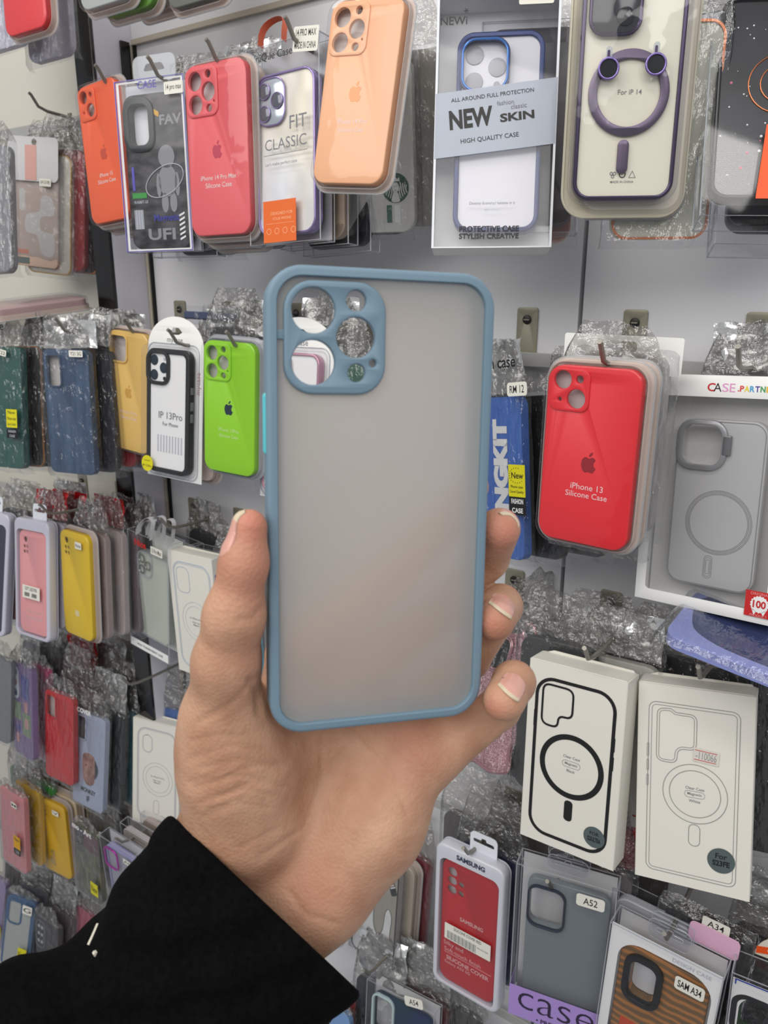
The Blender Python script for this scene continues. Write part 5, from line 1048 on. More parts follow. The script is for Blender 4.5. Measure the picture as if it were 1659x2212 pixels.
BH = [
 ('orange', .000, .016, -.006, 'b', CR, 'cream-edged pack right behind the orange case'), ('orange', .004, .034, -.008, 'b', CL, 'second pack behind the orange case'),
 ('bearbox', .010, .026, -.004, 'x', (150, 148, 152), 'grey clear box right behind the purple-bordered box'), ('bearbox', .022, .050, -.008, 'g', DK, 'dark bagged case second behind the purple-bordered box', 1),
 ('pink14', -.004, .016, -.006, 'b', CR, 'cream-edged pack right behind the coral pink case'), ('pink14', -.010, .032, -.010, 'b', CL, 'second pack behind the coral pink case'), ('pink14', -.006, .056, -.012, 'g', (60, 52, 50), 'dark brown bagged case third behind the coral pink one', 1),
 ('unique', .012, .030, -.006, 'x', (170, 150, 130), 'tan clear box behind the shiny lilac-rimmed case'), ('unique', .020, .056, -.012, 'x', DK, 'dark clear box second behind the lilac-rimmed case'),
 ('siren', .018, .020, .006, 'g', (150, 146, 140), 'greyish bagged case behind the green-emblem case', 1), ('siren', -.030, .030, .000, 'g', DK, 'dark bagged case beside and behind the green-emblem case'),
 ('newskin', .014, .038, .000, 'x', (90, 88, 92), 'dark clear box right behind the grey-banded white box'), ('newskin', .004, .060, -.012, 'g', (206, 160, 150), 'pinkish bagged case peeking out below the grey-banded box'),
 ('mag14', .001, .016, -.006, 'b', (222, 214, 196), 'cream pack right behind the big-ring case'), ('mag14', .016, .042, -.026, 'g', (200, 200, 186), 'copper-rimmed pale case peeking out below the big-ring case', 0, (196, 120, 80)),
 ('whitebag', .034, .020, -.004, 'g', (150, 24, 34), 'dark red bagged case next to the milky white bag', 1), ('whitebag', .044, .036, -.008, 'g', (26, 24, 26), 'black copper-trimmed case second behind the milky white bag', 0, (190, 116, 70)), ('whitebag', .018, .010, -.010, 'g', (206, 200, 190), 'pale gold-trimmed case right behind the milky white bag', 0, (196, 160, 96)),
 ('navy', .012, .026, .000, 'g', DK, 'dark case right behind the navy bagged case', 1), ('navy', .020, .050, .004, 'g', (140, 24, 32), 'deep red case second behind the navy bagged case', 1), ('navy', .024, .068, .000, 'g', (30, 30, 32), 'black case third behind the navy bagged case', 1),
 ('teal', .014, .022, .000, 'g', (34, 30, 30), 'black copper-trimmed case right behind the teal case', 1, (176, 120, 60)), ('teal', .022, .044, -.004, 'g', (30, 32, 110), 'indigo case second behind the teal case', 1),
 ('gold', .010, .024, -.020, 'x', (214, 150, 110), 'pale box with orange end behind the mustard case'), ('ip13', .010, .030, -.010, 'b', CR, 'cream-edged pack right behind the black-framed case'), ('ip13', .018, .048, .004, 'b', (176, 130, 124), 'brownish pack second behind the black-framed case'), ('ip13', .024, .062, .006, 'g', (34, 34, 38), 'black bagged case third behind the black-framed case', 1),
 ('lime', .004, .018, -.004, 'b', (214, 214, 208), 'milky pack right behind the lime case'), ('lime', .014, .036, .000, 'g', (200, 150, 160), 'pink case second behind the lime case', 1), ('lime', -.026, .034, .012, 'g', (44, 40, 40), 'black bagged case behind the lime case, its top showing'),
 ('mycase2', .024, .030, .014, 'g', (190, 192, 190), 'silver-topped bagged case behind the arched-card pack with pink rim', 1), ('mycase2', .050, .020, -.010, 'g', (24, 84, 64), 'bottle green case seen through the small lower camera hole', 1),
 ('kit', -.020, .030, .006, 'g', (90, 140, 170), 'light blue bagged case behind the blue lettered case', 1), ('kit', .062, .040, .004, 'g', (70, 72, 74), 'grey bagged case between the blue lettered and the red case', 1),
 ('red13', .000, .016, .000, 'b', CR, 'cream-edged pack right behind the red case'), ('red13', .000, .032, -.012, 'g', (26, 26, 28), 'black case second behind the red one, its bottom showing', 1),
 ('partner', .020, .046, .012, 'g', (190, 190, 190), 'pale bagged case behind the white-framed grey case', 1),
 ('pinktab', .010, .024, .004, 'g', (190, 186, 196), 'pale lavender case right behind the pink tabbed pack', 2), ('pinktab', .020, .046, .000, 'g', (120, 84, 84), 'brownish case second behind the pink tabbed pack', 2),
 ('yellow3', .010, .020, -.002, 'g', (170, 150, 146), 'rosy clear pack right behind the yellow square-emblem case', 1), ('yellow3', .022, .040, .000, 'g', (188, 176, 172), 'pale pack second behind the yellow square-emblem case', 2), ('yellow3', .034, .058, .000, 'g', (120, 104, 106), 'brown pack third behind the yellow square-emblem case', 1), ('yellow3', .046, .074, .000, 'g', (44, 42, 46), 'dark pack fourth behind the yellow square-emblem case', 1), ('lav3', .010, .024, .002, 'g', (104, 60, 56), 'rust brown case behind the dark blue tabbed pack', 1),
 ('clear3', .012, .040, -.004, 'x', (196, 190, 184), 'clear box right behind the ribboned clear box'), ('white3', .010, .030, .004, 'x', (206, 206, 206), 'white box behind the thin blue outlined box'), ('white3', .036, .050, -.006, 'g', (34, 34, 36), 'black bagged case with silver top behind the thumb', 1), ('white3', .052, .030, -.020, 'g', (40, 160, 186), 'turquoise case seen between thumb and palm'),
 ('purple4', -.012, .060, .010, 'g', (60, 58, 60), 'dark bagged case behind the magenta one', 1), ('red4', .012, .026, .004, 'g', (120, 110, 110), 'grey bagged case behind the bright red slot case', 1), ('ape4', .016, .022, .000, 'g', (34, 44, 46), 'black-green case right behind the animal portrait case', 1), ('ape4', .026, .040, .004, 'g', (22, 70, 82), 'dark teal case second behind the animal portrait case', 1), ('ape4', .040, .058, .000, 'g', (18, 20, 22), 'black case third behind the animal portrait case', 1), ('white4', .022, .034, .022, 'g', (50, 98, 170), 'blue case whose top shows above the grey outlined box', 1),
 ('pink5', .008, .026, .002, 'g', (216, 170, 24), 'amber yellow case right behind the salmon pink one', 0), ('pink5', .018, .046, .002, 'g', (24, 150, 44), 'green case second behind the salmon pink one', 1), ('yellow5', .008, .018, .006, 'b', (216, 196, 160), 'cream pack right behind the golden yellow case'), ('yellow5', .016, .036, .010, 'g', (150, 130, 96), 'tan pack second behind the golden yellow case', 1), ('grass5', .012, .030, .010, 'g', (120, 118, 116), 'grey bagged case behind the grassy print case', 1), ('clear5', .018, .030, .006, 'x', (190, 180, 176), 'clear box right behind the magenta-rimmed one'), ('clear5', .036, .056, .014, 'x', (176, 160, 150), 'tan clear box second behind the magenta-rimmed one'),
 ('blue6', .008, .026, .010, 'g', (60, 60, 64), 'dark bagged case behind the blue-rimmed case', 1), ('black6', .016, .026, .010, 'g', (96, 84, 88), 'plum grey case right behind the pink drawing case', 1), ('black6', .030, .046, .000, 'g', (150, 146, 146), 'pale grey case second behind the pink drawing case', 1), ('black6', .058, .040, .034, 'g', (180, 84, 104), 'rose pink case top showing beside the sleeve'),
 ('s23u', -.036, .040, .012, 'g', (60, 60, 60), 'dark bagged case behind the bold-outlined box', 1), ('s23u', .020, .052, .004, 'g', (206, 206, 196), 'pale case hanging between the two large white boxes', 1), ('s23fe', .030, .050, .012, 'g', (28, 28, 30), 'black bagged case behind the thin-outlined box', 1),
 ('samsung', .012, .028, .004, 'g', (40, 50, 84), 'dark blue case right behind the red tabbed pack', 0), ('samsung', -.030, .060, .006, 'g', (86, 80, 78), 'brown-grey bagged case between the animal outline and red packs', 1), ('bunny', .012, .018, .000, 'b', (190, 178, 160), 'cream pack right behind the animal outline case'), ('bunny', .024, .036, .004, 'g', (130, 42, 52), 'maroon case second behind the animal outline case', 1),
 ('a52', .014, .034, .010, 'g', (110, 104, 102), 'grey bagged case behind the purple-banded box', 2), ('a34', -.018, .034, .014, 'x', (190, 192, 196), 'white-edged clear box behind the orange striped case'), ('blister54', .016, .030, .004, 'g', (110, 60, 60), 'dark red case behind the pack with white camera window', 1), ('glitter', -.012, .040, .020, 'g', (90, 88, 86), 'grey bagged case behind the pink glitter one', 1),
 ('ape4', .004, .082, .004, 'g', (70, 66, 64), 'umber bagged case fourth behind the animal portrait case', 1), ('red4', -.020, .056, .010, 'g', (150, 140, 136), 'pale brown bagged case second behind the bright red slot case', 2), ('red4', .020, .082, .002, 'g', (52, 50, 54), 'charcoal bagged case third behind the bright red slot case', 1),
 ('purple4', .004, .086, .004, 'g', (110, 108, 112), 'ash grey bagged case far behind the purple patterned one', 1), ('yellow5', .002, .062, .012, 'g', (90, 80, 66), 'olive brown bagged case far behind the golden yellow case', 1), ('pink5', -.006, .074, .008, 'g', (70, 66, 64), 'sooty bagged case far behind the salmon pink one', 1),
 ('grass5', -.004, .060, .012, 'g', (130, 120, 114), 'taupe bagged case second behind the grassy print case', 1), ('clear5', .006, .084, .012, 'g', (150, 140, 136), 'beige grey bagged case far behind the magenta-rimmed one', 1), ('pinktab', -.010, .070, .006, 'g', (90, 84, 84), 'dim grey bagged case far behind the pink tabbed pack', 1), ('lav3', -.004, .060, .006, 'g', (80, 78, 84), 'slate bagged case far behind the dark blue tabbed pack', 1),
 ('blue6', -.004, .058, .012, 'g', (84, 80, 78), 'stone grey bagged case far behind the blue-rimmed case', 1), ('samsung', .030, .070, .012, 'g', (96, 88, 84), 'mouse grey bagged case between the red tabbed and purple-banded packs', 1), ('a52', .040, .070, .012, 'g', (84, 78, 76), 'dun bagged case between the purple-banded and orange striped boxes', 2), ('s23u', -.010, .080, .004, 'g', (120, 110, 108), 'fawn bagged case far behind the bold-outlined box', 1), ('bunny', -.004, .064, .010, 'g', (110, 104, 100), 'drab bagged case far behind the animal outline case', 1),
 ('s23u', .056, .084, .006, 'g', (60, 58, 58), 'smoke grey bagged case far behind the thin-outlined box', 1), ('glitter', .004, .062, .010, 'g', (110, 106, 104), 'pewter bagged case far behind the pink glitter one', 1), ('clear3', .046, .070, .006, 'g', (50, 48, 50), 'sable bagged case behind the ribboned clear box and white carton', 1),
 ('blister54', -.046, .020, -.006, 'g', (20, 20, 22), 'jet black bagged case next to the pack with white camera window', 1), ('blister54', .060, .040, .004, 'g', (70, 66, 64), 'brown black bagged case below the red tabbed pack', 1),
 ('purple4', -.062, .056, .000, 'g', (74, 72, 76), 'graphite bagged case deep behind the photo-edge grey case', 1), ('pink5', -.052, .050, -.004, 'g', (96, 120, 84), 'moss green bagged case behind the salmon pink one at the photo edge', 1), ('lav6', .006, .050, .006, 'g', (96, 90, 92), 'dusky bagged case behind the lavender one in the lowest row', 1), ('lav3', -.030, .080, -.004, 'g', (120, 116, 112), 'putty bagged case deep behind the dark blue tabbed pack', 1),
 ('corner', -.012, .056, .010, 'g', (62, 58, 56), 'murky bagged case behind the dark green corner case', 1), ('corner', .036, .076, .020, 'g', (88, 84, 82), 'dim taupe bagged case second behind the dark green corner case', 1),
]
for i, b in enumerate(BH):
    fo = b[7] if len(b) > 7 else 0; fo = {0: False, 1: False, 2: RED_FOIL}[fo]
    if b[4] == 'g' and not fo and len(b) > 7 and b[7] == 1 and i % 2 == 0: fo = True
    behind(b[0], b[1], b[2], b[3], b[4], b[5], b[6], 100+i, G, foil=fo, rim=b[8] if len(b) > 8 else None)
loc, rot, W, H = pose('red13', .004, .052, .004)
t = thing('carded_phone_case', loc, rot, 'pack with wide white header card whose ends show behind the top of the red case', 'phone case', G)
phone_case(t, .074, .150, M('pale_stock', (196, 192, 190), .4), 'none')
MB().prism([rrect(.100, .030, .002, -.004, H/2+.002), rrect(.026, .009, .004, -.004, H/2+.008)], -.0045, -.0039, CARD).build('header_card', t); bag(t, .076, .150, .010, .004, 301, .9)
# ------------------------------------------------------------ the hooks the packs hang on
HK = [((205, 140), 'orange', 'display hook above the orange case'), ((318, 122), 'bearbox', 'display hook above the purple-bordered box'), ((445, 84), 'pink14', 'display hook above the coral pink case'), ((615, 36), 'unique', 'display hook through the orange ribbon'),
      ((62, 200), 'whitebag', 'display hook through the milky white bag'), ((266, 690), 'gold', 'display hook above the mustard case'), ((362, 712), 'ip13', 'display hook through the arched white card'), ((488, 716), 'lime', 'display hook above the lime case'), ((118, 688), 'navy', 'display hook through the silver header of the navy case'),
      ((1295, 738), 'red13', 'display hook above the red case'), ((1594, 748), 'partner', 'display hook above the white-framed grey case'), ((1262, 1400), 's23u', 'display hook above the bold-outlined white box'), ((1508, 1440), 's23fe', 'display hook above the thin-outlined white box'),
      ((84, 1090), 'pinktab', 'display hook through the pink pack tab'), ((345, 1120), 'clear3', 'display hook under the white ribbons'), ((1000, 1832), 'samsung', 'display hook through the red pack tab'), ((1182, 1904), 'a52', 'display hook through the clear tab of the purple-banded box'), ((1435, 2017), 'a34', 'display hook through the clear tab of the orange striped case'),
      ((262, 1465), 'ape4', 'display hook above the animal portrait case'), ((90, 1715), 'yellow5', 'display hook above the golden yellow case'), ((248, 1811), 'clear5', 'display hook beside the black sleeve'), ((785, 2096), 'blister54', 'display hook above the pack with white camera window')]
for (px, py), k, lab in HK:
    y = POSE[k][1]-.010
    hook(tuple(at(px, py, y)), lab)
# ------------------------------------------------------------ the held case
BUM = M('slate_blue_bumper', (114, 138, 155), .45, spec=.3)
HC_LOC, HC_ROT = (-0.15605, 0.22103, 1.42217), eul(50.620, -6.261, 2.628)
t = thing('phone_case', HC_LOC, HC_ROT, 'frosted clear case with slate blue bumper held up in the hand', 'phone case')
W, H = .0816, .1653
out = rrect(W, H, .0125, n=10); inn = inset(out, .0037)
m = MB(); m.prism([out, inn], -.0112, 0, BUM, .0017, 4); m.prism([inset(out, .0030), inset(out, .0066)], -.0108, -.0090, BUM, .0006); bm_ = m.build('bumper_frame', t)
u0, u1, v0, v1 = -.0350, .0003, .0400, .0778
pl = rrect(u1-u0, v1-v0, .0100, (u0+u1)/2, (v0+v1)/2, 8)
HOL = [(-.0250, .0679, .0075), (-.0103, .0716, .0035), (-.0103, .0593, .0068), (-.0250, .0507, .0075), (-.0100, .0474, .0031), (-.0043, .0508, .0013)]
holes = [circ(u, v, r, 36) for u, v, r in HOL]
m = MB(); fl_ = [inset(out, .0033), inset(pl, .0012)]; m.prism(fl_, -.0034, -.0018, frosted(), back=False); m.build('frosted_panel', t)
m = MB(); m.prism([pl]+holes, -.0032, .0004, BUM, .0010, 3); cp = m.build('camera_plate', t)
MB().prism(rrect(.0058, .0032, .0006, -.0365, .0598), -.0034, -.0011, BUM, .0003).build('bridge', cp)
CY_ = M('cyan_button', (92, 196, 206), .35)
for s, va, vb in ((-1, .0405, .0190), (1, .0415, .0290), (1, .0270, .0145)):
    m = MB(); m.prism(rrect(.0036, va-vb, .0016, s*.0398, (va+vb)/2), -.0078, -.0038, CY_, .0008); m.build('side_button', t)
# ------------------------------------------------------------ the hand: one continuous surface grown round the bones
F32 = np.float32
def cp3(px, py, d): return np.array([(px-CX)/FPX*d, -(py-CY)/FPX*d, d], F32)
def cone(a, ra, b, rb): return (cp3(*a), ra*1e-3, cp3(*b), rb*1e-3)
def sd(p, c):
    a, ra, b, rb = c; ab = b-a; x = p-a; h = np.clip((x@ab)/float(ab@ab), 0, 1).astype(F32)
    return np.sqrt(((x-h[..., None]*ab)**2).sum(-1))-(ra+(rb-ra)*h)
def smin(a, b, k):
    k *= 1e-3; h = np.clip(.5+.5*(b-a)/k, 0, 1); return b+(a-b)*h-k*h*(1-h)
def chain(pts): return [cone(pts[i][:3], pts[i][3], pts[i+1][:3], pts[i+1][3]) for i in range(len(pts)-1)]
FING = [
 chain([(640, 1400, .326, 11.5), (860, 1220, .330, 9.5), (985, 1105, .322, 8.5), (1016, 1052, .309, 7.2)]),
 chain([(740, 1470, .333, 12), (950, 1310, .338, 10), (1052, 1205, .327, 9), (1078, 1143, .307, 8.3)]),
 chain([(850, 1550, .333, 11.5), (1010, 1420, .339, 9.6), (1080, 1310, .326, 9), (1068, 1338, .309, 8.3)]),
 chain([(930, 1640, .326, 11), (1078, 1530, .328, 8.6), (1110, 1474, .312, 8.3), (1090, 1512, .300, 8.0)]),
]
THUMB = chain([(539, 1138, .268, 6.0), (527, 1215, .270, 7.6), (506, 1330, .276, 10.1), (489, 1430, .284, 11.6), (487, 1540, .297, 15), (510, 1640, .306, 20)])
PALM = [cone((503, 1610, .308), 18.8, (534, 1760, .318), 21.5), cone((530, 1760, .318), 22, (490, 1850, .325), 20),
 cone((466, 1842, .326), 17.5, (320, 2060, .335), 20), cone((618, 1984, .326), 17, (450, 2210, .336), 22), cone((530, 1900, .330), 20, (380, 2130, .336), 24),
 cone((640, 1430, .330), 13, (590, 1800, .332), 19), cone((745, 1500, .336), 13, (660, 1860, .334), 18), cone((845, 1580, .335), 12.5, (740, 1850, .332), 17), cone((850, 1565, .334), 11, (960, 1588, .331), 9),
 cone((905, 1640, .325), 13, (808, 1780, .324), 18), cone((808, 1780, .324), 18, (690, 1925, .326), 17), cone((690, 1925, .326), 17, (600, 2000, .328), 17)]
CREASES = [([(700, 1585), (690, 1700), (655, 1790), (560, 1850)], .35, 6), ([(760, 1580), (850, 1680), (880, 1760)], .4, 5), ([(820, 1560), (900, 1640), (938, 1690)], .4, 5), ([(625, 1925), (660, 1975), (725, 1995)], .5, 7), ([(560, 1860), (640, 1800)], .3, 6),
 ([(430, 1660), (520, 1640), (610, 1660)], .35, 5), ([(420, 1700), (520, 1675), (600, 1690)], .4, 5), ([(430, 1735), (520, 1705), (590, 1720)], .45, 5), ([(440, 1765), (520, 1735), (580, 1745)], .4, 5), ([(410, 1640), (500, 1610), (600, 1625)], .3, 5), ([(415, 1600), (470, 1588), (540, 1590)], .35, 4), ([(460, 1690), (540, 1655), (620, 1650)], .5, 4), ([(470, 1722), (545, 1690), (615, 1700)], .5, 4), ([(450, 1752), (530, 1722), (575, 1730)], .45, 4), ([(405, 1690), (450, 1680), (500, 1655)], .4, 4), ([(690, 1600), (700, 1690)], .25, 4), ([(730, 1600), (745, 1680)], .2, 4), ([(520, 1830), (600, 1790)], .3, 5),
 ([(520, 1338), (545, 1338), (566, 1312)], .6, 7), ([(500, 1345), (540, 1345)], .25, 5), ([(430, 1560), (500, 1520), (560, 1460)], .5, 7), ([(540, 1470), (556, 1500), (560, 1540)], 1.0, 9), ([(1060, 1590), (1085, 1560)], .4, 6)]
BLUSH = [(545, 1120, .262, 12, .8), (548, 1230, .265, 16, .5), (1085, 1150, .300, 11, .7), (1060, 1345, .302, 7, .6), (1065, 1535, .294, 7, .6), (560, 1400, .280, 14, .3), (900, 1600, .31, 16, .35), (700, 1900, .31, 16, .3)]
NAILS = [((1085, 1308, .309), (.22, .35, -.9), (-.66, -.75, -.1), 11, 10.5, .3, .16), ((1098, 1484, .303), (.2, .3, -.93), (-.7, -.7, -.1), 11, 9.5, .3, .16),
 ((512, 1150, .268), (-.86, .12, -.42), (.12, 1, .05), 17, 10, .4, .25), ((1106, 1114, .307), (.66, .56, .5), (.35, .3, -.75), 8.5, 9.5, .2, .08)]
SLEEVE = [cone((490, 1872, .318), 31.5, (246, 2192, .320), 30), cone((665, 2034, .318), 28, (455, 2225, .322), 25), cone((585, 1955, .322), 39, (360, 2215, .326), 39), cone((360, 2215, .333), 36, (110, 2480, .333), 44), cone((110, 2480, .333), 44, (-360, 3100, .365), 52)]
ELBOW = cone((40, 2230, .300), 26, (-60, 2420, .30), 34)
HOLLOW = cone((650, 1870, .327), 37, (500, 2040, .330), 37)
CUFF_O = (560, 1938, .328)
CUFF_N = np.cross(cp3(376, 1764, 1), cp3(782, 2146, 1)); CUFF_N = (CUFF_N/np.linalg.norm(CUFF_N)).astype(F32)
if CUFF_N@(cp3(300, 2200, .33)) < 0: CUFF_N = -CUFF_N

def hand_sdf(p):
    def un(cs, k):
        d = None
        for c in cs: q = sd(p, c); d = q if d is None else smin(d, q, k)
        return d
    f = None
    for ch in FING: q = un(ch, 2.2); f = q if f is None else smin(f, q, .8)
    d = un(PALM, 14); d = smin(d, un(THUMB, 5), 16)
    return np.maximum(smin(d, f, 5.5), p@CUFF_N-F32(.010))
def surface_net(fn, lo, hi, h):
    n = [int((hi[i]-lo[i])/h)+1 for i in range(3)]
    ax = [np.arange(n[i], dtype=F32)*F32(h)+F32(lo[i]) for i in range(3)]
    V = np.empty(n, F32)
    for i in range(0, n[0], 8):
        g = np.stack(np.meshgrid(ax[0][i:i+8], ax[1], ax[2], indexing='ij'), -1); V[i:i+8] = fn(g)
    S = V < 0; C8 = [(a, b, c) for a in (0, 1) for b in (0, 1) for c in (0, 1)]
    sl = lambda o: tuple(slice(o[i], n[i]-1+o[i]) for i in range(3))
    cnt = sum(S[sl(o)].astype(np.int8) for o in C8); act = (cnt > 0) & (cnt < 8)
    idx = -np.ones(act.shape, np.int64); cells = np.argwhere(act); idx[act] = np.arange(len(cells))
    acc = np.zeros((len(cells), 3)); wn = np.zeros(len(cells))
    for a in C8:
        for k in range(3):
            if a[k]: continue
            b = list(a); b[k] = 1
            va = V[tuple((cells+np.array(a)).T)]; vb = V[tuple((cells+np.array(b)).T)]
            cr = (va < 0) != (vb < 0); tt = np.where(cr, va/np.where(cr, va-vb, 1), 0)
            pnt = cells+np.array(a, float); pnt[:, k] += tt; acc += pnt*cr[:, None]; wn += cr
    P = acc/wn[:, None]*h+np.array(lo)
    Q = []
    for k in range(3):
        a, b = [(1, 2), (2, 0), (0, 1)][k]
        e0 = S; sh = [slice(None)]*3; sh[k] = slice(0, n[k]-1); s2 = list(sh); s2[k] = slice(1, n[k])
        A, B = S[tuple(sh)], S[tuple(s2)]; E = np.argwhere(A != B)
        E = E[(E[:, a] > 0) & (E[:, b] > 0) & (E[:, a] < n[a]-1) & (E[:, b] < n[b]-1)]
        da = np.zeros(3, int); da[a] = 1; db = np.zeros(3, int); db[b] = 1
        q = np.stack([idx[tuple((E-da-db).T)], idx[tuple((E-db).T)], idx[tuple(E.T)], idx[tuple((E-da).T)]], -1)
        fl = ~A[tuple(E.T)]; q[fl] = q[fl][:, ::-1]; Q.append(q)
    return P, np.concatenate(Q)
def grad(fn, P, e=4e-4):
    g = np.stack([fn((P+np.eye(3)[i]*e).astype(F32))-fn((P-np.eye(3)[i]*e).astype(F32)) for i in range(3)], -1)
    return g/np.maximum(np.linalg.norm(g, axis=-1, keepdims=True), 1e-9)
def refine(fn, P, it=2):
    for _ in range(it): P = P-grad(fn, P)*fn(P.astype(F32))[:, None]
    return P
def to_world(P): return CAM+P[:, :1]*RT+P[:, 1:2]*UP+P[:, 2:3]*FW
def px_of(P): return np.stack([CX+FPX*P[:, 0]/P[:, 2], CY-FPX*P[:, 1]/P[:, 2]], -1)
def polydist(q, pts):
    d = np.full(len(q), 1e9)
    for i in range(len(pts)-1):
        a, b = np.array(pts[i], float), np.array(pts[i+1], float); ab = b-a
        h = np.clip(((q-a)@ab)/(ab@ab), 0, 1); d = np.minimum(d, np.linalg.norm(q-a-h[:, None]*ab, axis=1))
    return d
def np_mesh(name, P, Q, mat, parent=None, smooth=True):
    me = bpy.data.meshes.new(name); me.vertices.add(len(P)); me.vertices.foreach_set('co', np.asarray(P, np.float32).ravel())
    me.loops.add(len(Q)*4); me.polygons.add(len(Q)); me.loops.foreach_set('vertex_index', np.asarray(Q, np.int32).ravel())
    me.polygons.foreach_set('loop_start', np.arange(len(Q), dtype=np.int32)*4); me.polygons.foreach_set('use_smooth', [smooth]*len(Q))
    me.update(calc_edges=True); me.validate()
    for x in (mat if isinstance(mat, list) else [mat]): me.materials.append(x)
    o = bpy.data.objects.new(name, me); COL.objects.link(o)
    if parent: o.parent = parent
    return o
lo, hi = (-.100, -.235, .245), (.075, .018, .375)
P, Q = surface_net(hand_sdf, lo, hi, .0011)
P = refine(hand_sdf, P)
# palm lines, wrist and thenar wrinkles: real grooves in the skin
N_ = grad(hand_sdf, P); q = px_of(P); front = N_[:, 2] < -.05
depth = np.zeros(len(P))
for pts, amp, sg in CREASES:
    depth += amp*1e-3*np.exp(-(polydist(q, pts)/sg)**2)*front
P = P-N_*depth[:, None]
skin, nt, out_ = newmat('skin'); N = nt.nodes.new; L = nt.links.new
b = N('ShaderNodeBsdfPrincipled'); b.inputs['Roughness'].default_value = .52; b.inputs['Subsurface Weight'].default_value = .12; b.inputs['Subsurface Scale'].default_value = .006; b.inputs['Subsurface Radius'].default_value = (1, .35, .2); b.inputs['Specular IOR Level'].default_value = .35
tc = N('ShaderNodeTexCoord'); nz = N('ShaderNodeTexNoise'); nz.inputs['Scale'].default_value = 55; nz.inputs['Detail'].default_value = 5
cr = N('ShaderNodeValToRGB'); cr.color_ramp.elements[0].color = lin((175, 131, 105)); cr.color_ramp.elements[1].color = lin((195, 154, 127)); cr.color_ramp.elements[0].position = .35; cr.color_ramp.elements[1].position = .68
at_ = N('ShaderNodeAttribute'); at_.attribute_name = 'blush'; mx = N('ShaderNodeMix'); mx.data_type = 'RGBA'; mx.inputs['B'].default_value = lin((192, 120, 102))
L(tc.outputs['Object'], nz.inputs['Vector']); L(nz.outputs[0], cr.inputs[0]); L(cr.outputs[0], mx.inputs['A']); L(at_.outputs['Fac'], mx.inputs['Factor']); L(mx.outputs['Result'], b.inputs['Base Color'])
vo = N('ShaderNodeTexVoronoi'); vo.inputs['Scale'].default_value = 700; n2 = N('ShaderNodeTexNoise'); n2.inputs['Scale'].default_value = 240; n2.inputs['Detail'].default_value = 3
ad = N('ShaderNodeMath'); ad.operation = 'ADD'; bp = N('ShaderNodeBump'); bp.inputs['Strength'].default_value = .28; bp.inputs['Distance'].default_value = .0006
L(tc.outputs['Object'], vo.inputs['Vector']); L(tc.outputs['Object'], n2.inputs['Vector']); L(vo.outputs[0], ad.inputs[0]); L(n2.outputs[0], ad.inputs[1]); L(ad.outputs[0], bp.inputs['Height']); L(bp.outputs[0], b.inputs['Normal']); L(b.outputs[0], out_.inputs[0])
ORG = CAM+RT*(-.03)+UP*(-.13)+FW*.32
hand = np_mesh('person', to_world(P)-ORG, Q, skin); hand.location = ORG
bl = np.zeros(len(P))
for (px, py, d, r, s) in BLUSH: bl = np.maximum(bl, s*np.exp(-(np.linalg.norm(P-cp3(px, py, d), axis=1)/(r*1e-3))**2))
a_ = hand.data.attributes.new('blush', 'FLOAT', 'POINT'); a_.data.foreach_set('value', bl.astype(np.float32))
tag(hand, "person's raised hand, palm forward in a black sleeve, gripping the blue-rimmed case", 'person')
NB = M('nail_bed', (208, 156, 142), .3, coat=.25); NW = M('nail_free_edge', (206, 190, 164), .35)
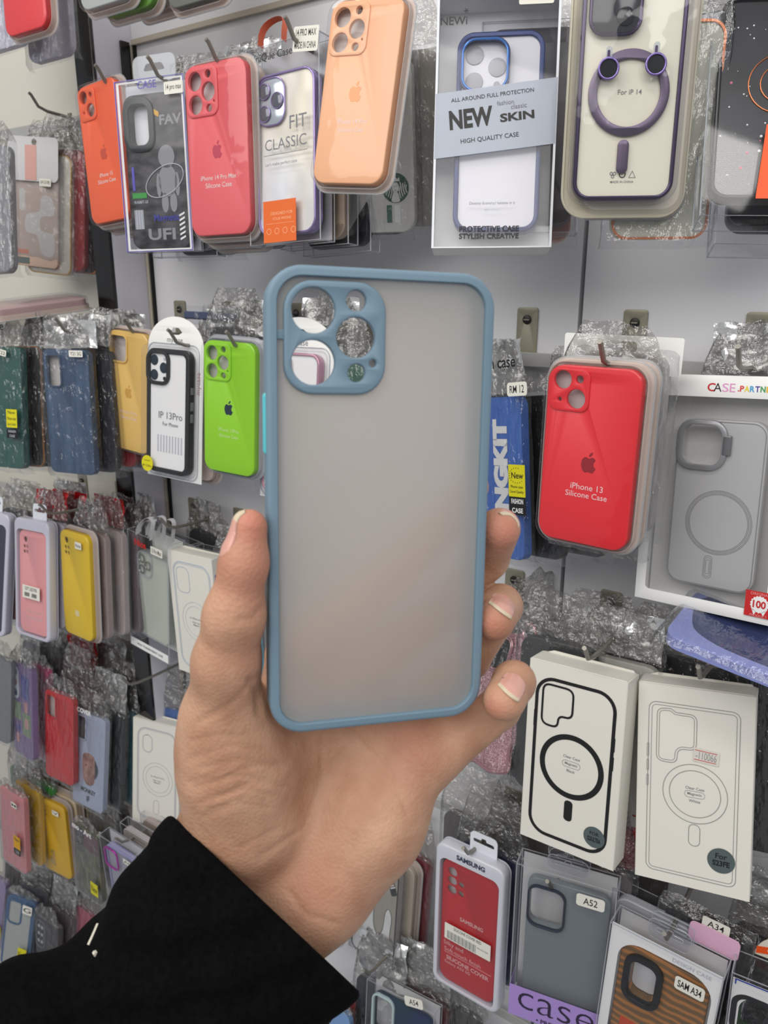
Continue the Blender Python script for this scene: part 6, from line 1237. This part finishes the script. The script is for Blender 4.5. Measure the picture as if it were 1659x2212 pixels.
def nail(c, n, l, ln, wd, off=.35, free=.22):
    n = np.array(n, float); n /= np.linalg.norm(n); l = np.array(l, float); l -= n*(l@n); l /= np.linalg.norm(l); w = np.cross(n, l); c = cp3(*c).astype(float)
    nu, nv = 12, 14; vs = np.zeros((nv+1, nu+1, 3)); A = np.zeros((nv+1, nu+1, 2))
    for j in range(nv+1):
        for i in range(nu+1):
            a, b_ = (j/nv-.5), (i/nu-.5); rr = 1-.16*max(0, -a*2-.3)**2*2
            k = 1-.55*max(0, abs(b_)*2-.55); A[j, i] = (a*ln*1e-3*(1 if a > 0 else (1-.30*(2*b_)**2)) - (.10*ln*1e-3*(2*b_)**2 if a > 0 else 0), b_*wd*1e-3*rr)
    S0 = (c+l*A[..., :1]+w*A[..., 1:]+n*.012).reshape(-1, 3); tt = np.zeros(len(S0))
    for _ in range(40): tt += np.clip(hand_sdf((S0-n*tt[:, None]).astype(F32)), -.002, .004)
    tt = np.minimum(tt, .0185)
    H0 = (S0-n*tt[:, None]).reshape(nv+1, nu+1, 3)
    bb = np.linspace(-1, 1, nu+1)[None, :, None]; aa = np.linspace(0, 1, nv+1)[:, None, None]
    H0 = H0+n*(off*1e-3*(1-.8*bb**4)*np.minimum(1, aa*5)+.0004*np.maximum(0, aa-.75)*4)
    V2 = np.concatenate([H0.reshape(-1, 3), (H0-n*.0003).reshape(-1, 3)]); m_ = (nu+1)*(nv+1); fs = []; mi = []
    for j in range(nv):
        for i in range(nu):
            k = j*(nu+1)+i; f_ = (k, k+1, k+nu+2, k+nu+1); fs += [f_, tuple(x+m_ for x in f_[::-1])]; mi += [1 if (j+.5)/nv > 1-free else 0]*2
    for i in range(nu): k = nv*(nu+1)+i; fs.append((k, k+1, k+1+m_, k+m_)); mi.append(1)
    for j in range(nv):
        for k in (j*(nu+1), j*(nu+1)+nu): fs.append((k, k+nu+1, k+nu+1+m_, k+m_)); mi.append(0)
    o = np_mesh('fingernail', to_world(V2)-ORG, fs, [NB, NW], hand); o.data.polygons.foreach_set('material_index', mi)
    return o
for a in NAILS: nail(*a)
# ------------------------------------------------------------ the sleeve
def sleeve_sdf(p):
    d = None
    for c in SLEEVE: q_ = sd(p, c); d = q_ if d is None else smin(d, q_, 10)
    d = smin(d, sd(p, ELBOW), 14)
    n0 = cp3(*CUFF_O); ax = CUFF_N
    x = (p-n0)
    fold = .0009*np.sin(x@np.array([220., 90., 60.], F32))*np.sin(x@np.array([-60., 130., 40.], F32)+1)+.0010*np.sin(x@np.array([90., -310., 120.], F32)+2)
    d = d+fold.astype(F32)
    cut = -(x@ax)                         # keep only what lies beyond the cuff plane
    return -smin(-d, -cut, 2.5)
CUFF_O = (560, 1938, .328); CUFF_N = np.cross(cp3(376, 1764, 1), cp3(782, 2146, 1)); CUFF_N = (CUFF_N/np.linalg.norm(CUFF_N)).astype(F32)
if CUFF_N@(cp3(300, 2200, .33)) < 0: CUFF_N = -CUFF_N
P2, Q2 = surface_net(sleeve_sdf, (-.325, -.500, .235), (.03, -.085, .44), .0018)
cloth = noisy('black_knit', (5, 5, 6), (10, 10, 12), 400, .95, bump=(900, .5, .0006, 2), spec=.08)
sl = np_mesh('sleeve', to_world(P2)-ORG, Q2, cloth, hand)
mk = M('white_thread', (206, 200, 186), .7)
def on_sleeve(px, py):
    d = ray(px, py); tt = .20
    for _ in range(90): tt += max(-.003, min(.006, float(sleeve_sdf(np.array([[(px-CX)/FPX*tt, -(py-CY)/FPX*tt, tt]], F32))[0])))*.7
    return CAM+d*(tt-.0004)
m = MB()
for pts in ([(211, 1996), (206, 2008), (198, 2026), (191, 2041)], [(204, 2057), (207, 2062)]):
    m.tube([tuple(on_sleeve(*p)-ORG) for p in pts], .0006 if len(pts) > 2 else .0009, mk, 6)
m.build('printed_mark', sl, local=False)
